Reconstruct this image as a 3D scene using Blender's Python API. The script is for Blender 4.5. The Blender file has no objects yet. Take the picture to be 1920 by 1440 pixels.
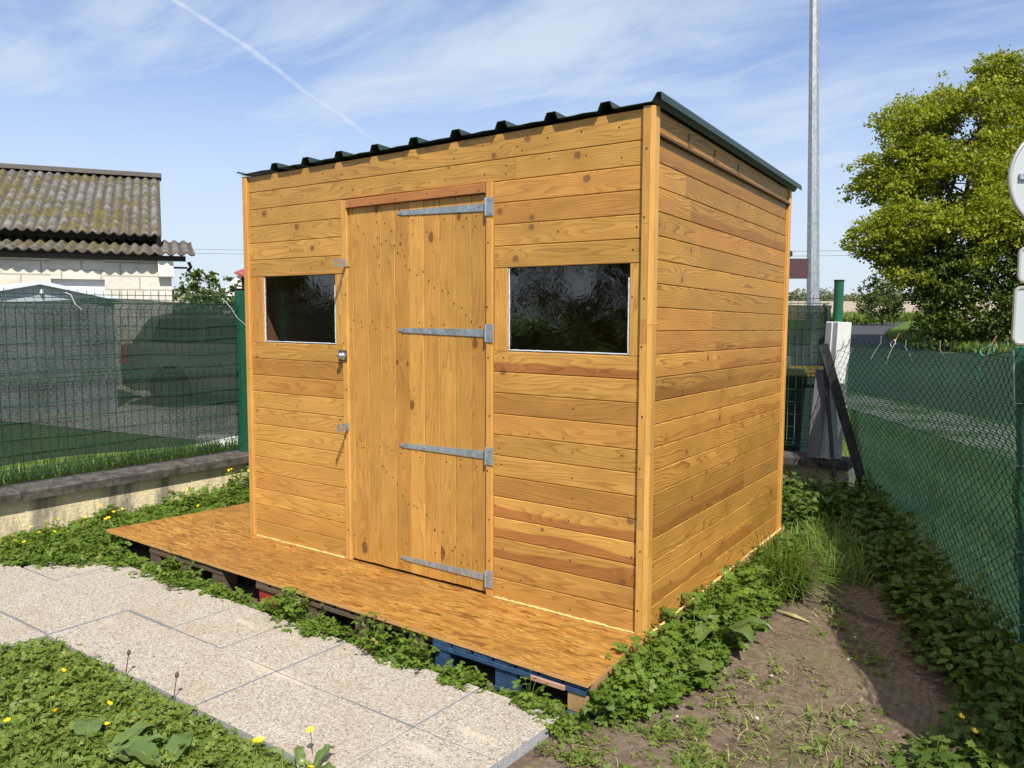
import bpy, math, random
import numpy as np
from mathutils import Vector, Matrix, Euler

random.seed(7)
RNG = np.random.default_rng(7)
scene = bpy.context.scene
COL = scene.collection
R = math.radians

# ------------------------------------------------------------------ camera
cam_d = bpy.data.cameras.new("camera")
cam_d.sensor_fit = 'HORIZONTAL'
cam_d.sensor_width = 36.0
cam_d.lens = 1537.13 / 1920 * 36.0
cam_d.clip_start = 0.05
cam_d.clip_end = 3000
cam = bpy.data.objects.new("camera", cam_d)
COL.objects.link(cam)
_yaw, _pitch, _roll = R(-36.2714), R(-4.9311), R(0.18786)
_f = Vector((math.sin(_yaw) * math.cos(_pitch), math.cos(_yaw) * math.cos(_pitch), math.sin(_pitch)))
_r = Vector((math.cos(_yaw), -math.sin(_yaw), 0))
_u = _r.cross(_f)
_r2 = _r * math.cos(_roll) + _u * math.sin(_roll)
_u2 = -_r * math.sin(_roll) + _u * math.cos(_roll)
_m = Matrix((_r2, _u2, -_f)).transposed().to_4x4()
_m.translation = Vector((4.3021, -3.1299, 1.5463))
cam.matrix_world = _m
scene.camera = cam

# ------------------------------------------------------------------ light
SUN_DIR = Vector((0.63, -0.52, 1.0)).normalized()
SUN_EL = math.asin(SUN_DIR.z)
SUN_AZ = math.atan2(SUN_DIR.x, SUN_DIR.y)
sun_d = bpy.data.lights.new("sun", 'SUN')
sun_d.energy = 4.6
sun_d.angle = R(0.53)
sun_d.color = (1.0, 0.95, 0.86)
sun = bpy.data.objects.new("sun", sun_d)
COL.objects.link(sun)
sun.rotation_euler = SUN_DIR.to_track_quat('Z', 'Y').to_euler()

scene.view_settings.view_transform = 'Standard'
scene.view_settings.look = 'None'
scene.view_settings.gamma = 1.0
scene.view_settings.use_curve_mapping = False
scene.view_settings.exposure = 0.62


class NT:
    """small helper to write node trees"""
    def __init__(self, tree):
        self.t = tree

    def n(self, kind, **kw):
        nd = self.t.nodes.new(kind)
        for k, v in kw.items():
            if k == 'ins':
                for kk, vv in v.items():
                    self.set(nd.inputs[kk], vv)
            else:
                setattr(nd, k, v)
        return nd

    def set(self, sock, v):
        if isinstance(v, bpy.types.NodeSocket):
            self.t.links.new(v, sock)
        elif isinstance(v, bpy.types.Node):
            self.t.links.new(v.outputs[0], sock)
        else:
            if sock.type == 'RGBA' and len(v) == 3:
                v = (*v, 1)
            sock.default_value = v

    def math(self, op, a, b=None, c=None, clamp=False):
        nd = self.t.nodes.new('ShaderNodeMath')
        nd.operation = op
        nd.use_clamp = clamp
        self.set(nd.inputs[0], a)
        if b is not None:
            self.set(nd.inputs[1], b)
        if c is not None:
            self.set(nd.inputs[2], c)
        return nd.outputs[0]

    def vmath(self, op, a, b=None):
        nd = self.t.nodes.new('ShaderNodeVectorMath')
        nd.operation = op
        self.set(nd.inputs[0], a)
        if b is not None:
            self.set(nd.inputs[1], b)
        return nd.outputs['Value'] if op in ('DOT_PRODUCT', 'LENGTH', 'DISTANCE') else nd.outputs[0]

    def mix(self, f, a, b, blend='MIX'):
        nd = self.t.nodes.new('ShaderNodeMix')
        nd.data_type = 'RGBA'
        nd.blend_type = blend
        self.set(nd.inputs[0], f)
        self.set(nd.inputs[6], a)
        self.set(nd.inputs[7], b)
        return nd.outputs[2]

    def ramp(self, f, stops, interp='LINEAR'):
        nd = self.t.nodes.new('ShaderNodeValToRGB')
        cr = nd.color_ramp
        cr.interpolation = interp
        while len(cr.elements) < len(stops):
            cr.elements.new(0.5)
        for e, (p, c) in zip(cr.elements, stops):
            e.position = p
            if isinstance(c, (int, float)):
                c = (c, c, c)
            e.color = (*c, 1)
        self.set(nd.inputs[0], f)
        return nd.outputs[0]

    def sstep(self, x, lo, hi):
        nd = self.t.nodes.new('ShaderNodeMapRange')
        nd.interpolation_type = 'SMOOTHSTEP'
        self.set(nd.inputs[0], x)
        nd.inputs[1].default_value = lo
        nd.inputs[2].default_value = hi
        return nd.outputs[0]

    def noise(self, vec, scale, detail=3, rough=0.55, dist=0.0, dim='3D'):
        nd = self.t.nodes.new('ShaderNodeTexNoise')
        nd.noise_dimensions = dim
        self.set(nd.inputs['Vector'], vec)
        nd.inputs['Scale'].default_value = scale
        nd.inputs['Detail'].default_value = detail
        nd.inputs['Roughness'].default_value = rough
        nd.inputs['Distortion'].default_value = dist
        return nd.outputs[0]

    def noisec(self, vec, scale, detail=3):
        nd = self.t.nodes.new('ShaderNodeTexNoise')
        self.set(nd.inputs['Vector'], vec)
        nd.inputs['Scale'].default_value = scale
        nd.inputs['Detail'].default_value = detail
        return nd.outputs['Color']

    def vor(self, vec, scale, feature='F1', rnd=1.0, dim='3D'):
        nd = self.t.nodes.new('ShaderNodeTexVoronoi')
        nd.voronoi_dimensions = dim
        nd.feature = feature
        self.set(nd.inputs['Vector'], vec)
        nd.inputs['Scale'].default_value = scale
        nd.inputs['Randomness'].default_value = rnd
        return nd

    def mapping(self, vec, scale=(1, 1, 1), loc=(0, 0, 0), rot=(0, 0, 0)):
        nd = self.t.nodes.new('ShaderNodeMapping')
        self.set(nd.inputs[0], vec)
        nd.inputs['Scale'].default_value = scale
        nd.inputs['Location'].default_value = loc
        nd.inputs['Rotation'].default_value = rot
        return nd.outputs[0]

    def comb(self, x, y, z=0.0):
        nd = self.t.nodes.new('ShaderNodeCombineXYZ')
        for s, v in zip(nd.inputs, (x, y, z)):
            self.set(s, v)
        return nd.outputs[0]

    def sep(self, v):
        nd = self.t.nodes.new('ShaderNodeSeparateXYZ')
        self.set(nd.inputs[0], v)
        return nd.outputs


# ------------------------------------------------------------------ sky
world = bpy.data.worlds.new("World")
scene.world = world
world.use_nodes = True
wt = world.node_tree
wt.nodes.clear()
w = NT(wt)
wout = w.n('ShaderNodeOutputWorld')
bg = w.n('ShaderNodeBackground')
bg.inputs['Strength'].default_value = 0.105
sky = w.n('ShaderNodeTexSky')
sky.sky_type = 'NISHITA'
sky.sun_disc = False
sky.sun_elevation = SUN_EL
sky.sun_rotation = SUN_AZ
sky.altitude = 100
sky.air_density = 1.0
sky.dust_density = 0.6
sky.ozone_density = 1.6
tc = w.n('ShaderNodeTexCoord')
dirv = tc.outputs['Generated']
sx = w.sep(dirv)
den = w.math('ADD', w.math('MAXIMUM', sx[2], 0.0), 0.16)
pl = w.comb(w.math('DIVIDE', sx[0], den), w.math('DIVIDE', sx[1], den), 0.0)
wsc = w.vmath('SCALE', w.noisec(pl, 1.3, 2))
wt.nodes[-1].inputs['Scale'].default_value = 0.35
warp = w.vmath('ADD', pl, wsc)
c1 = w.noise(w.mapping(warp, scale=(0.75, 1.25, 1), rot=(0, 0, R(38))), 1.25, 7, 0.58, 0.5)
c2 = w.noise(w.mapping(warp, scale=(1.2, 3.6, 1), rot=(0, 0, R(22))), 2.2, 6, 0.6, 0.6)
c3 = w.noise(w.mapping(pl, loc=(3.1, 1.7, 0)), 0.7, 2, 0.5)
cl = w.math('ADD', w.math('MULTIPLY', c1, 0.76), w.math('MULTIPLY', c2, 0.24))
cl = w.math('ADD', cl, w.math('MULTIPLY', w.math('SUBTRACT', c3, 0.5), 0.5))
cl = w.sstep(cl, 0.33, 0.70)
cl = w.math('MULTIPLY_ADD', cl, 0.72, 0.10)
# contrail: a thin cloud along a straight track high in the sky
r1 = Vector((-0.801, 0.505, 0.322)); r2 = Vector((-0.692, 0.696, 0.19))
nrm = r1.cross(r2).normalized()
along = (r2 - r1).normalized()
dn = w.vmath('NORMALIZE', dirv)
dd = w.vmath('DOT_PRODUCT', dn, tuple(nrm))
wob = w.noise(dn, 9, 3, 0.6)
wob2 = w.noise(dn, 60, 3, 0.6)
dd = w.math('ADD', dd, w.math('MULTIPLY', w.math('SUBTRACT', wob, 0.5), 0.016))
dd = w.math('ABSOLUTE', dd)
wid = w.math('ADD', 0.003, w.math('MULTIPLY', wob2, 0.0060))
tr = w.math('SUBTRACT', 1.0, w.math('DIVIDE', dd, wid), clamp=True)
ta = w.vmath('DOT_PRODUCT', dn, tuple(along))
a1, a2 = r1.dot(along), r2.dot(along)
tr = w.math('MULTIPLY', tr, w.sstep(ta, a1 - 0.25, a1 - 0.05))
tr = w.math('MULTIPLY', tr, w.math('SUBTRACT', 1.0, w.sstep(ta, a2 - 0.005, a2 + 0.03)))
tr = w.math('MULTIPLY', tr, w.math('ADD', 0.25, w.math('MULTIPLY', wob2, 0.7)))
cl = w.math('MAXIMUM', cl, w.math('ADD', w.math('MULTIPLY', tr, 0.95), w.math('MULTIPLY', cl, 0.45)))
hor = w.math('SUBTRACT', 1.0, w.sstep(sx[2], -0.02, 0.42))
cl = w.math('MAXIMUM', cl, w.math('MULTIPLY', hor, 0.96))
skyc = w.mix(1.0, sky.outputs[0], (0.66, 0.76, 1.0, 1), 'MULTIPLY')
skyc = w.mix(cl, skyc, (4.5, 5.1, 5.75, 1))
w.set(bg.inputs[0], skyc)
w.set(wout.inputs[0], bg.outputs[0])


# ------------------------------------------------------------------ object helpers
def tag(o, label=None, cat=None, group=None, kind=None):
    if label: o['label'] = label
    if cat: o['category'] = cat
    if group: o['group'] = group
    if kind: o['kind'] = kind
    return o


def empty(name, loc=(0, 0, 0), label=None, cat=None, group=None):
    o = bpy.data.objects.new(name, None)
    o.empty_display_size = 0.1
    COL.objects.link(o)
    o.location = loc
    return tag(o, label, cat, group)


def link_mesh(name, me, parent=None):
    o = bpy.data.objects.new(name, me)
    COL.objects.link(o)
    if parent is not None:
        o.parent = parent
        o.matrix_parent_inverse = parent_inv(parent)
    return o


def parent_inv(p):
    m = Matrix.Identity(4)
    q = p
    while q is not None:
        b = Matrix.LocRotScale(q.location, q.rotation_euler, q.scale)
        m = (q.matrix_parent_inverse if q.parent else Matrix.Identity(4)) @ b @ m if False else m
        q = q.parent
    # world matrix of the parent
    return world_m(p).inverted()


def world_m(o):
    b = Matrix.LocRotScale(o.location, o.rotation_euler, o.scale)
    if o.parent is None:
        return b
    return world_m(o.parent) @ o.matrix_parent_inverse @ b


class MB:
    """collects world-space geometry, links it as ONE mesh"""
    def __init__(self):
        self.v = []; self.f = []; self.m = []; self.uv = []; self.col = []; self.kn = []

    def face(self, pts, mi=0, uv=None, col=None, kn=None):
        i = len(self.v)
        self.v += [tuple(p) for p in pts]
        self.f.append(list(range(i, i + len(pts))))
        self.m.append(mi)
        self.uv.append(uv or [(0, 0)] * len(pts))
        self.col.append(col or [(0, 0, 0, 0)] * len(pts))
        self.kn.append(kn or [(0, 0, 0)] * 3)

    def poly(self, verts, faces, mi=0):
        i = len(self.v)
        self.v += [tuple(p) for p in verts]
        for f in faces:
            self.f.append([k + i for k in f]); self.m.append(mi)
            self.uv.append([(0, 0)] * len(f)); self.col.append([(0, 0, 0, 0)] * len(f)); self.kn.append([(0, 0, 0)] * 3)

    def box(self, lo, hi, mi=0, M=None, bev=0.0):
        x0, y0, z0 = lo; x1, y1, z1 = hi
        if bev <= 0:
            vs = [(x0, y0, z0), (x1, y0, z0), (x1, y1, z0), (x0, y1, z0), (x0, y0, z1), (x1, y0, z1), (x1, y1, z1), (x0, y1, z1)]
            fs = [(0, 3, 2, 1), (4, 5, 6, 7), (0, 1, 5, 4), (1, 2, 6, 5), (2, 3, 7, 6), (3, 0, 4, 7)]
        else:
            b = bev
            vs = []; fs = []
            def loop(z, i):
                return [(x0 + i, y0 + i, z), (x1 - i, y0 + i, z), (x1 - i, y1 - i, z), (x0 + i, y1 - i, z)]
            vs = loop(z0, b) + loop(z0 + b, 0) + loop(z1 - b, 0) + loop(z1, b)
            fs = [(3, 2, 1, 0), (12, 13, 14, 15)]
            for r_ in range(3):
                for k in range(4):
                    a = r_ * 4 + k; c = r_ * 4 + (k + 1) % 4
                    fs.append((a, c, c + 4, a + 4))
        if M is not None:
            vs = [M @ Vector(p) for p in vs]
        self.poly(vs, fs, mi)

    def tube(self, pts, r, n=6, mi=0, cap=True):
        pts = [Vector(p) for p in pts]
        rs = r if isinstance(r, (list, tuple)) else [r] * len(pts)
        rings = []
        up = Vector((0, 0, 1))
        prev = None
        for k, p in enumerate(pts):
            if k == 0: t = pts[1] - pts[0]
            elif k == len(pts) - 1: t = pts[-1] - pts[-2]
            else: t = pts[k + 1] - pts[k - 1]
            if t.length < 1e-9: t = Vector((0, 0, 1))
            t.normalize()
            if prev is None:
                a = t.cross(up if abs(t.z) < 0.9 else Vector((1, 0, 0))).normalized()
            else:
                a = (prev - t * prev.dot(t))
                a = a.normalized() if a.length > 1e-6 else t.orthogonal().normalized()
            prev = a
            b = t.cross(a)
            rings.append([p + (a * math.cos(2 * math.pi * i / n) + b * math.sin(2 * math.pi * i / n)) * rs[k] for i in range(n)])
        vs = [q for ring in rings for q in ring]
        fs = []
        for k in range(len(pts) - 1):
            for i in range(n):
                fs.append((k * n + i, k * n + (i + 1) % n, (k + 1) * n + (i + 1) % n, (k + 1) * n + i))
        if cap:
            fs.append(tuple(reversed(range(n))))
            fs.append(tuple(range(len(vs) - n, len(vs))))
        self.poly(vs, fs, mi)

    def prism(self, outline, d0, d1, mi=0):
        """outline: list of 3-D points (planar); extruded from +d0 to +d1 (vectors)"""
        n = len(outline)
        A = [Vector(p) + Vector(d0) for p in outline]
        B = [Vector(p) + Vector(d1) for p in outline]
        fs = [tuple(reversed(range(n))), tuple(range(n, 2 * n))]
        for i in range(n):
            fs.append((i, (i + 1) % n, n + (i + 1) % n, n + i))
        self.poly(A + B, fs, mi)

    def disc(self, c, nrm, r, n=8, mi=0, h=0.0):
        c = Vector(c); nrm = Vector(nrm).normalized()
        a = nrm.orthogonal().normalized(); b = nrm.cross(a)
        ring = [c + (a * math.cos(2 * math.pi * i / n) + b * math.sin(2 * math.pi * i / n)) * r for i in range(n)]
        if h <= 0:
            self.poly(ring, [tuple(range(n))], mi)
        else:
            self.prism(ring, (0, 0, 0), nrm * h, mi)

    knots = []

    def board(self, p00, p10, p11, p01, nrm, T=0.018, ch=0.003, heart=0, che=0.0004, mi=0, vert=False, tint=None):
        """one plank: quad on the FRONT plane, backwards thickness T, chamfered front edges.
        p00->p10 along the grain."""
        p00, p10, p11, p01 = [Vector(p) for p in (p00, p10, p11, p01)]
        nrm = Vector(nrm).normalized()
        L = (p10 - p00).length; Wd = max((p01 - p00).length, (p11 - p10).length)
        c = (p00 + p10 + p11 + p01) / 4
        eu = (p10 - p00).normalized(); ev = nrm.cross(eu)
        if ev.dot(p01 - p00) < 0: ev = -ev
        ou, ov = random.uniform(0, 60), random.uniform(0, 60)
        r1, r2 = random.random(), random.random()
        if tint is not None: r1 = tint
        v0 = p00
        def uvof(p): return (ou + (p - v0).dot(eu), ov + (p - v0).dot(ev))
        def colof(p): return (r1, heart, r2, max(0.0, min(1.0, (p - v0).dot(ev) / max(Wd, 1e-6))))
        kns = [(0, 0, 0)] * 3
        ki = 0
        for kp, kr in self.knots:
            rel = Vector(kp) - v0
            if ki < 3 and -0.004 < rel.dot(eu) < L + 0.004 and -0.004 < rel.dot(ev) < Wd + 0.004 and abs(rel.dot(nrm)) < 0.05:
                kns[ki] = (*uvof(Vector(kp)), kr); ki += 1
        F0 = [p00, p10, p11, p01]
        gp_ = 0.0011
        F = [p + ev * (gp_ * t) + eu * (0.0005 * s_) for p, s_, t in zip(F0, (1, -1, -1, 1), (1, 1, -1, -1))]
        ins = [p + eu * (che * s) + ev * (ch * t) for p, s, t in zip(F, (1, -1, -1, 1), (1, 1, -1, -1))]
        lowf = [p - nrm * ch for p in F]
        back = [p - nrm * T for p in F]
        def add(q):
            n = (q[1] - q[0]).cross(q[2] - q[0])
            self.face(q, mi, [uvof(p) for p in q], [colof(p) for p in q], kns)
        # orientation: make front face normal = nrm
        flip = (ins[1] - ins[0]).cross(ins[2] - ins[0]).dot(nrm) < 0
        def o(q): return list(reversed(q)) if flip else q
        add(o(ins))
        for k in range(4):
            j = (k + 1) % 4
            add(o([lowf[k], lowf[j], ins[j], ins[k]]))
            add(o([back[k], back[j], lowf[j], lowf[k]]))
        add(o(list(reversed(back))))
        q_ = o([p - nrm * 0.009 for p in F0])
        self.face(q_, 1)

    def build(self, name, mats, parent=None, smooth=False):
        me = bpy.data.meshes.new(name)
        me.from_pydata(self.v, [], self.f)
        mats = mats if isinstance(mats, (list, tuple)) else [mats]
        for m_ in mats: me.materials.append(m_)
        if len(mats) > 1:
            me.polygons.foreach_set('material_index', self.m)
        if any(any(c != (0, 0) for c in u) for u in self.uv):
            uvl = me.uv_layers.new(name='UVMap')
            uvl.data.foreach_set('uv', np.array([c for u in self.uv for c in u], dtype=np.float32).ravel())
            ca = me.color_attributes.new('bd', 'FLOAT_COLOR', 'CORNER')
            ca.data.foreach_set('color', np.array([c for u in self.col for c in u], dtype=np.float32).ravel())
            for i in range(3):
                if any(k[i][2] > 0 for k in self.kn):
                    ka = me.attributes.new('kn%d' % i, 'FLOAT_VECTOR', 'FACE')
                    ka.data.foreach_set('vector', np.array([k[i] for k in self.kn], np.float32).ravel())
        if smooth:
            me.polygons.foreach_set('use_smooth', [True] * len(me.polygons))
        me.update()
        return link_mesh(name, me, parent)


def np_mesh(name, V, F, mats, parent=None, attrs=None, smooth=False):
    """V (n,3) float, F (m,k) int with constant k"""
    me = bpy.data.meshes.new(name)
    V = np.asarray(V, np.float32); F = np.asarray(F, np.int32)
    me.vertices.add(len(V)); me.vertices.foreach_set('co', V.ravel())
    k = F.shape[1]
    me.loops.add(F.size); me.loops.foreach_set('vertex_index', F.ravel())
    me.polygons.add(len(F))
    me.polygons.foreach_set('loop_start', np.arange(len(F), dtype=np.int32) * k)
    try:
        me.polygons.foreach_set('loop_total', np.full(len(F), k, np.int32))
    except Exception:
        pass
    if attrs:
        for an, av in attrs.items():
            a = me.attributes.new(an, 'FLOAT', 'POINT')
            a.data.foreach_set('value', np.asarray(av, np.float32))
    if smooth:
        me.polygons.foreach_set('use_smooth', np.ones(len(F), bool))
    for m_ in (mats if isinstance(mats, (list, tuple)) else [mats]): me.materials.append(m_)
    me.update(calc_edges=True)
    me.validate()
    return link_mesh(name, me, parent)


# ------------------------------------------------------------------ materials
def new_mat(name):
    m_ = bpy.data.materials.new(name)
    m_.use_nodes = True
    t = m_.node_tree
    t.nodes.clear()
    q = NT(t)
    out = q.n('ShaderNodeOutputMaterial')
    return m_, q, out


def principled(q, out, color, rough=0.6, spec=0.4, metal=0.0, normal=None, **kw):
    b = q.n('ShaderNodeBsdfPrincipled')
    q.set(b.inputs['Base Color'], color)
    q.set(b.inputs['Roughness'], rough)
    q.set(b.inputs['Specular IOR Level'], spec)
    q.set(b.inputs['Metallic'], metal)
    if normal is not None: q.set(b.inputs['Normal'], normal)
    for k, v in kw.items(): q.set(b.inputs[k], v)
    q.set(out.inputs[0], b.outputs[0])
    return b


def bump(q, h, strength=0.3, dist=0.01):
    b = q.n('ShaderNodeBump')
    b.inputs['Strength'].default_value = strength
    b.inputs['Distance'].default_value = dist
    q.set(b.inputs['Height'], h)
    return b.outputs[0]


def mat_simple(name, col, rough=0.6, spec=0.4, metal=0.0, var=0.12, scale=8.0, bmp=0.0, bscale=60.0):
    m_, q, out = new_mat(name)
    tcn = q.n('ShaderNodeTexCoord').outputs['Object']
    n1 = q.noise(tcn, scale, 4, 0.6)
    c = q.mix(n1, tuple(x * (1 - var) for x in col), tuple(min(1, x * (1 + var)) for x in col))
    nm = None
    if bmp > 0:
        nm = bump(q, q.noise(tcn, bscale, 4, 0.6), bmp, 0.01)
    principled(q, out, c, rough, spec, metal, nm)
    return m_


def mat_wood(name, light, dark, reddish, heartc, knotc, knot_p=0.22, rough=0.4, knot_el=1.0, ring_amt=0.55, freq=60.0, wav=15.0):
    m_, q, out = new_mat(name)
    uv = q.n('ShaderNodeUVMap', uv_map='UVMap').outputs[0]
    at = q.n('ShaderNodeAttribute', attribute_name='bd')
    ar = q.sep(at.outputs['Vector'])
    r1_, heart, r2_ = ar[0], ar[1], ar[2]
    vl = at.outputs['Alpha']
    s = q.sep(uv)
    u, v = s[0], s[1]
    # knots
    kv = q.vor(q.comb(q.math('MULTIPLY', u, knot_el), v, 0), 4.4, 'F1', 0.85, '2D')
    kd = kv.outputs['Distance']
    kc = q.sep(kv.outputs['Color'])
    mask = q.math('LESS_THAN', kc[0], knot_p)
    rad = q.math('MULTIPLY_ADD', kc[1], 0.045, 0.028)
    kn = q.math('DIVIDE', kd, rad)
    kn = q.math('ADD', kn, q.math('MULTIPLY', q.math('SUBTRACT', 1.0, mask), 50.0))
    for i in range(3):      # knots that were given a place on their board
        ka = q.sep(q.n('ShaderNodeAttribute', attribute_name='kn%d' % i).outputs['Vector'])
        du = q.math('MULTIPLY', q.math('SUBTRACT', u, ka[0]), knot_el)
        dv = q.math('SUBTRACT', v, ka[1])
        dk_ = q.math('SQRT', q.math('ADD', q.math('MULTIPLY', du, du), q.math('MULTIPLY', dv, dv)))
        kn = q.math('MINIMUM', kn, q.math('DIVIDE', dk_, q.math('MAXIMUM', ka[2], 0.00005)))
    kn = q.math('MULTIPLY', kn, q.math('MULTIPLY_ADD', q.noise(q.comb(u, v, 0), 55.0, 2, 0.5), 0.5, 0.75))
    knot = q.math('SUBTRACT', 1.0, q.sstep(kn, 0.7, 1.1))
    halo = q.math('POWER', 2.718, q.math('MULTIPLY', kn, -0.75))
    n1 = q.noise(q.comb(q.math('MULTIPLY', u, 1.1), q.math('MULTIPLY', v, 9.0), r1_), 1.0, 2, 0.45)
    n2 = q.noise(q.comb(q.math('MULTIPLY', u, 5.0), q.math('MULTIPLY', v, 26.0), r2_), 1.0, 3, 0.5)
    rc = q.math('ADD', q.math('MULTIPLY', v, freq), q.math('MULTIPLY', n1, wav))
    rc = q.math('ADD', rc, q.math('MULTIPLY', n2, 0.9))
    rc = q.math('ADD', rc, q.math('MULTIPLY', halo, 5.0))
    ring = q.math('FRACT', rc)
    ring = q.math('POWER', ring, 2.2)
    edge = q.math('SUBTRACT', 1.0, q.sstep(q.math('FRACT', rc), 0.93, 1.0))
    ring = q.math('MULTIPLY', ring, edge)
    fine = q.noise(q.comb(q.math('MULTIPLY', u, 7.0), q.math('MULTIPLY', v, 420.0), 0), 1.0, 2, 0.5)
    blot = q.noise(q.comb(q.math('MULTIPLY', u, 4.0), q.math('MULTIPLY', v, 10.0), 3.3), 1.0, 3, 0.6)
    c = q.mix(q.math('MULTIPLY', ring, ring_amt), light, dark)
    c = q.mix(q.math('MULTIPLY', q.sstep(r2_, 0.55, 1.0), 0.55), c, q.mix(q.math('MULTIPLY', ring, 0.6), reddish, dark))
    # heartwood: wavy band over the lower part of the board
    hb = q.noise(q.comb(q.math('MULTIPLY', u, 1.6), 0.0, r1_), 1.0, 2, 0.5)
    hm = q.math('SUBTRACT', q.math('MULTIPLY_ADD', hb, 1.3, -0.12), vl)
    hm = q.math('MULTIPLY', q.sstep(hm, -0.05, 0.09), heart)
    c = q.mix(hm, c, q.mix(q.math('MULTIPLY', ring, 0.75), heartc, tuple(x * 0.5 for x in heartc)))
    # streaks, blotches, per-board brightness
    val = q.math('MULTIPLY_ADD', fine, 0.26, 0.88)
    val = q.math('MULTIPLY', val, q.math('MULTIPLY_ADD', blot, 0.60, 0.71))
    val = q.math('MULTIPLY', val, q.math('MULTIPLY_ADD', r1_, 0.40, 0.77))
    hsv = q.n('ShaderNodeHueSaturation')
    q.set(hsv.inputs['Value'], val); q.set(hsv.inputs['Color'], c)
    c = hsv.outputs[0]
    c = q.mix(q.math('MULTIPLY', halo, 0.35), c, dark)
    kring = q.math('MULTIPLY_ADD', q.math('SINE', q.math('MULTIPLY', kn, 14.0)), 0.20, 0.78)
    c = q.mix(q.math('MULTIPLY', knot, kring), c, knotc)
    # small pin knots / resin marks
    kv2 = q.vor(q.comb(q.math('MULTIPLY', u, 0.8), v, 4.0), 13.0, 'F1', 0.9, '2D')
    k2c = q.sep(kv2.outputs['Color'])
    pin = q.math('MULTIPLY', q.math('SUBTRACT', 1.0, q.sstep(kv2.outputs['Distance'], 0.04, 0.075)), q.math('LESS_THAN', k2c[0], 0.035))
    c = q.mix(q.math('MULTIPLY', pin, 0.85), c, tuple(x * 0.55 for x in knotc))
    nm = bump(q, q.math('ADD', q.math('MULTIPLY', ring, 0.4), fine), 0.08, 0.004)
    principled(q, out, c, q.math('MULTIPLY_ADD', blot, 0.25, rough - 0.1), 0.35, 0.0, nm)
    return m_


WL, WD, WR = (0.510, 0.276, 0.066), (0.26, 0.105, 0.019), (0.41, 0.180, 0.046)
M_wood = mat_wood("pine_varnished", WL, WD, WR, (0.345, 0.135, 0.036), (0.17, 0.075, 0.030), knot_p=0.04, knot_el=0.9, ring_amt=0.68)
M_wood_side = mat_wood("pine_side", (0.485, 0.245, 0.048), (0.205, 0.078, 0.012), (0.38, 0.160, 0.034), (0.29, 0.108, 0.022), (0.17, 0.065, 0.015), knot_p=0.10, ring_amt=0.95, rough=0.5, freq=100.0, wav=15.0)
M_wood_door = mat_wood("pine_door", (0.505, 0.268, 0.062), (0.28, 0.112, 0.021), (0.44, 0.195, 0.050), (0.36, 0.145, 0.04), (0.12, 0.05, 0.018), knot_p=0.03, knot_el=0.6, ring_amt=0.58)
M_trim = mat_wood("pine_trim", (0.52, 0.278, 0.068), (0.36, 0.16, 0.034), (0.45, 0.21, 0.052), (0.36, 0.14, 0.04), (0.12, 0.05, 0.02), knot_p=0.03, ring_amt=0.35)
M_lintel = mat_wood("pine_reddish", (0.43, 0.185, 0.06), (0.26, 0.10, 0.028), (0.40, 0.16, 0.05), (0.36, 0.14, 0.04), (0.12, 0.05, 0.02), knot_p=0.05)
M_dot = mat_simple("screw_hole", (0.05, 0.03, 0.02), 0.5)
M_foam = mat_simple("cream_foam", (0.66, 0.48, 0.20), 0.8, 0.2, bmp=0.5, bscale=120, var=0.2)
M_inner = mat_simple("inside_plywood", (0.30, 0.14, 0.065), 0.8, 0.2, var=0.25, scale=5)


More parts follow.
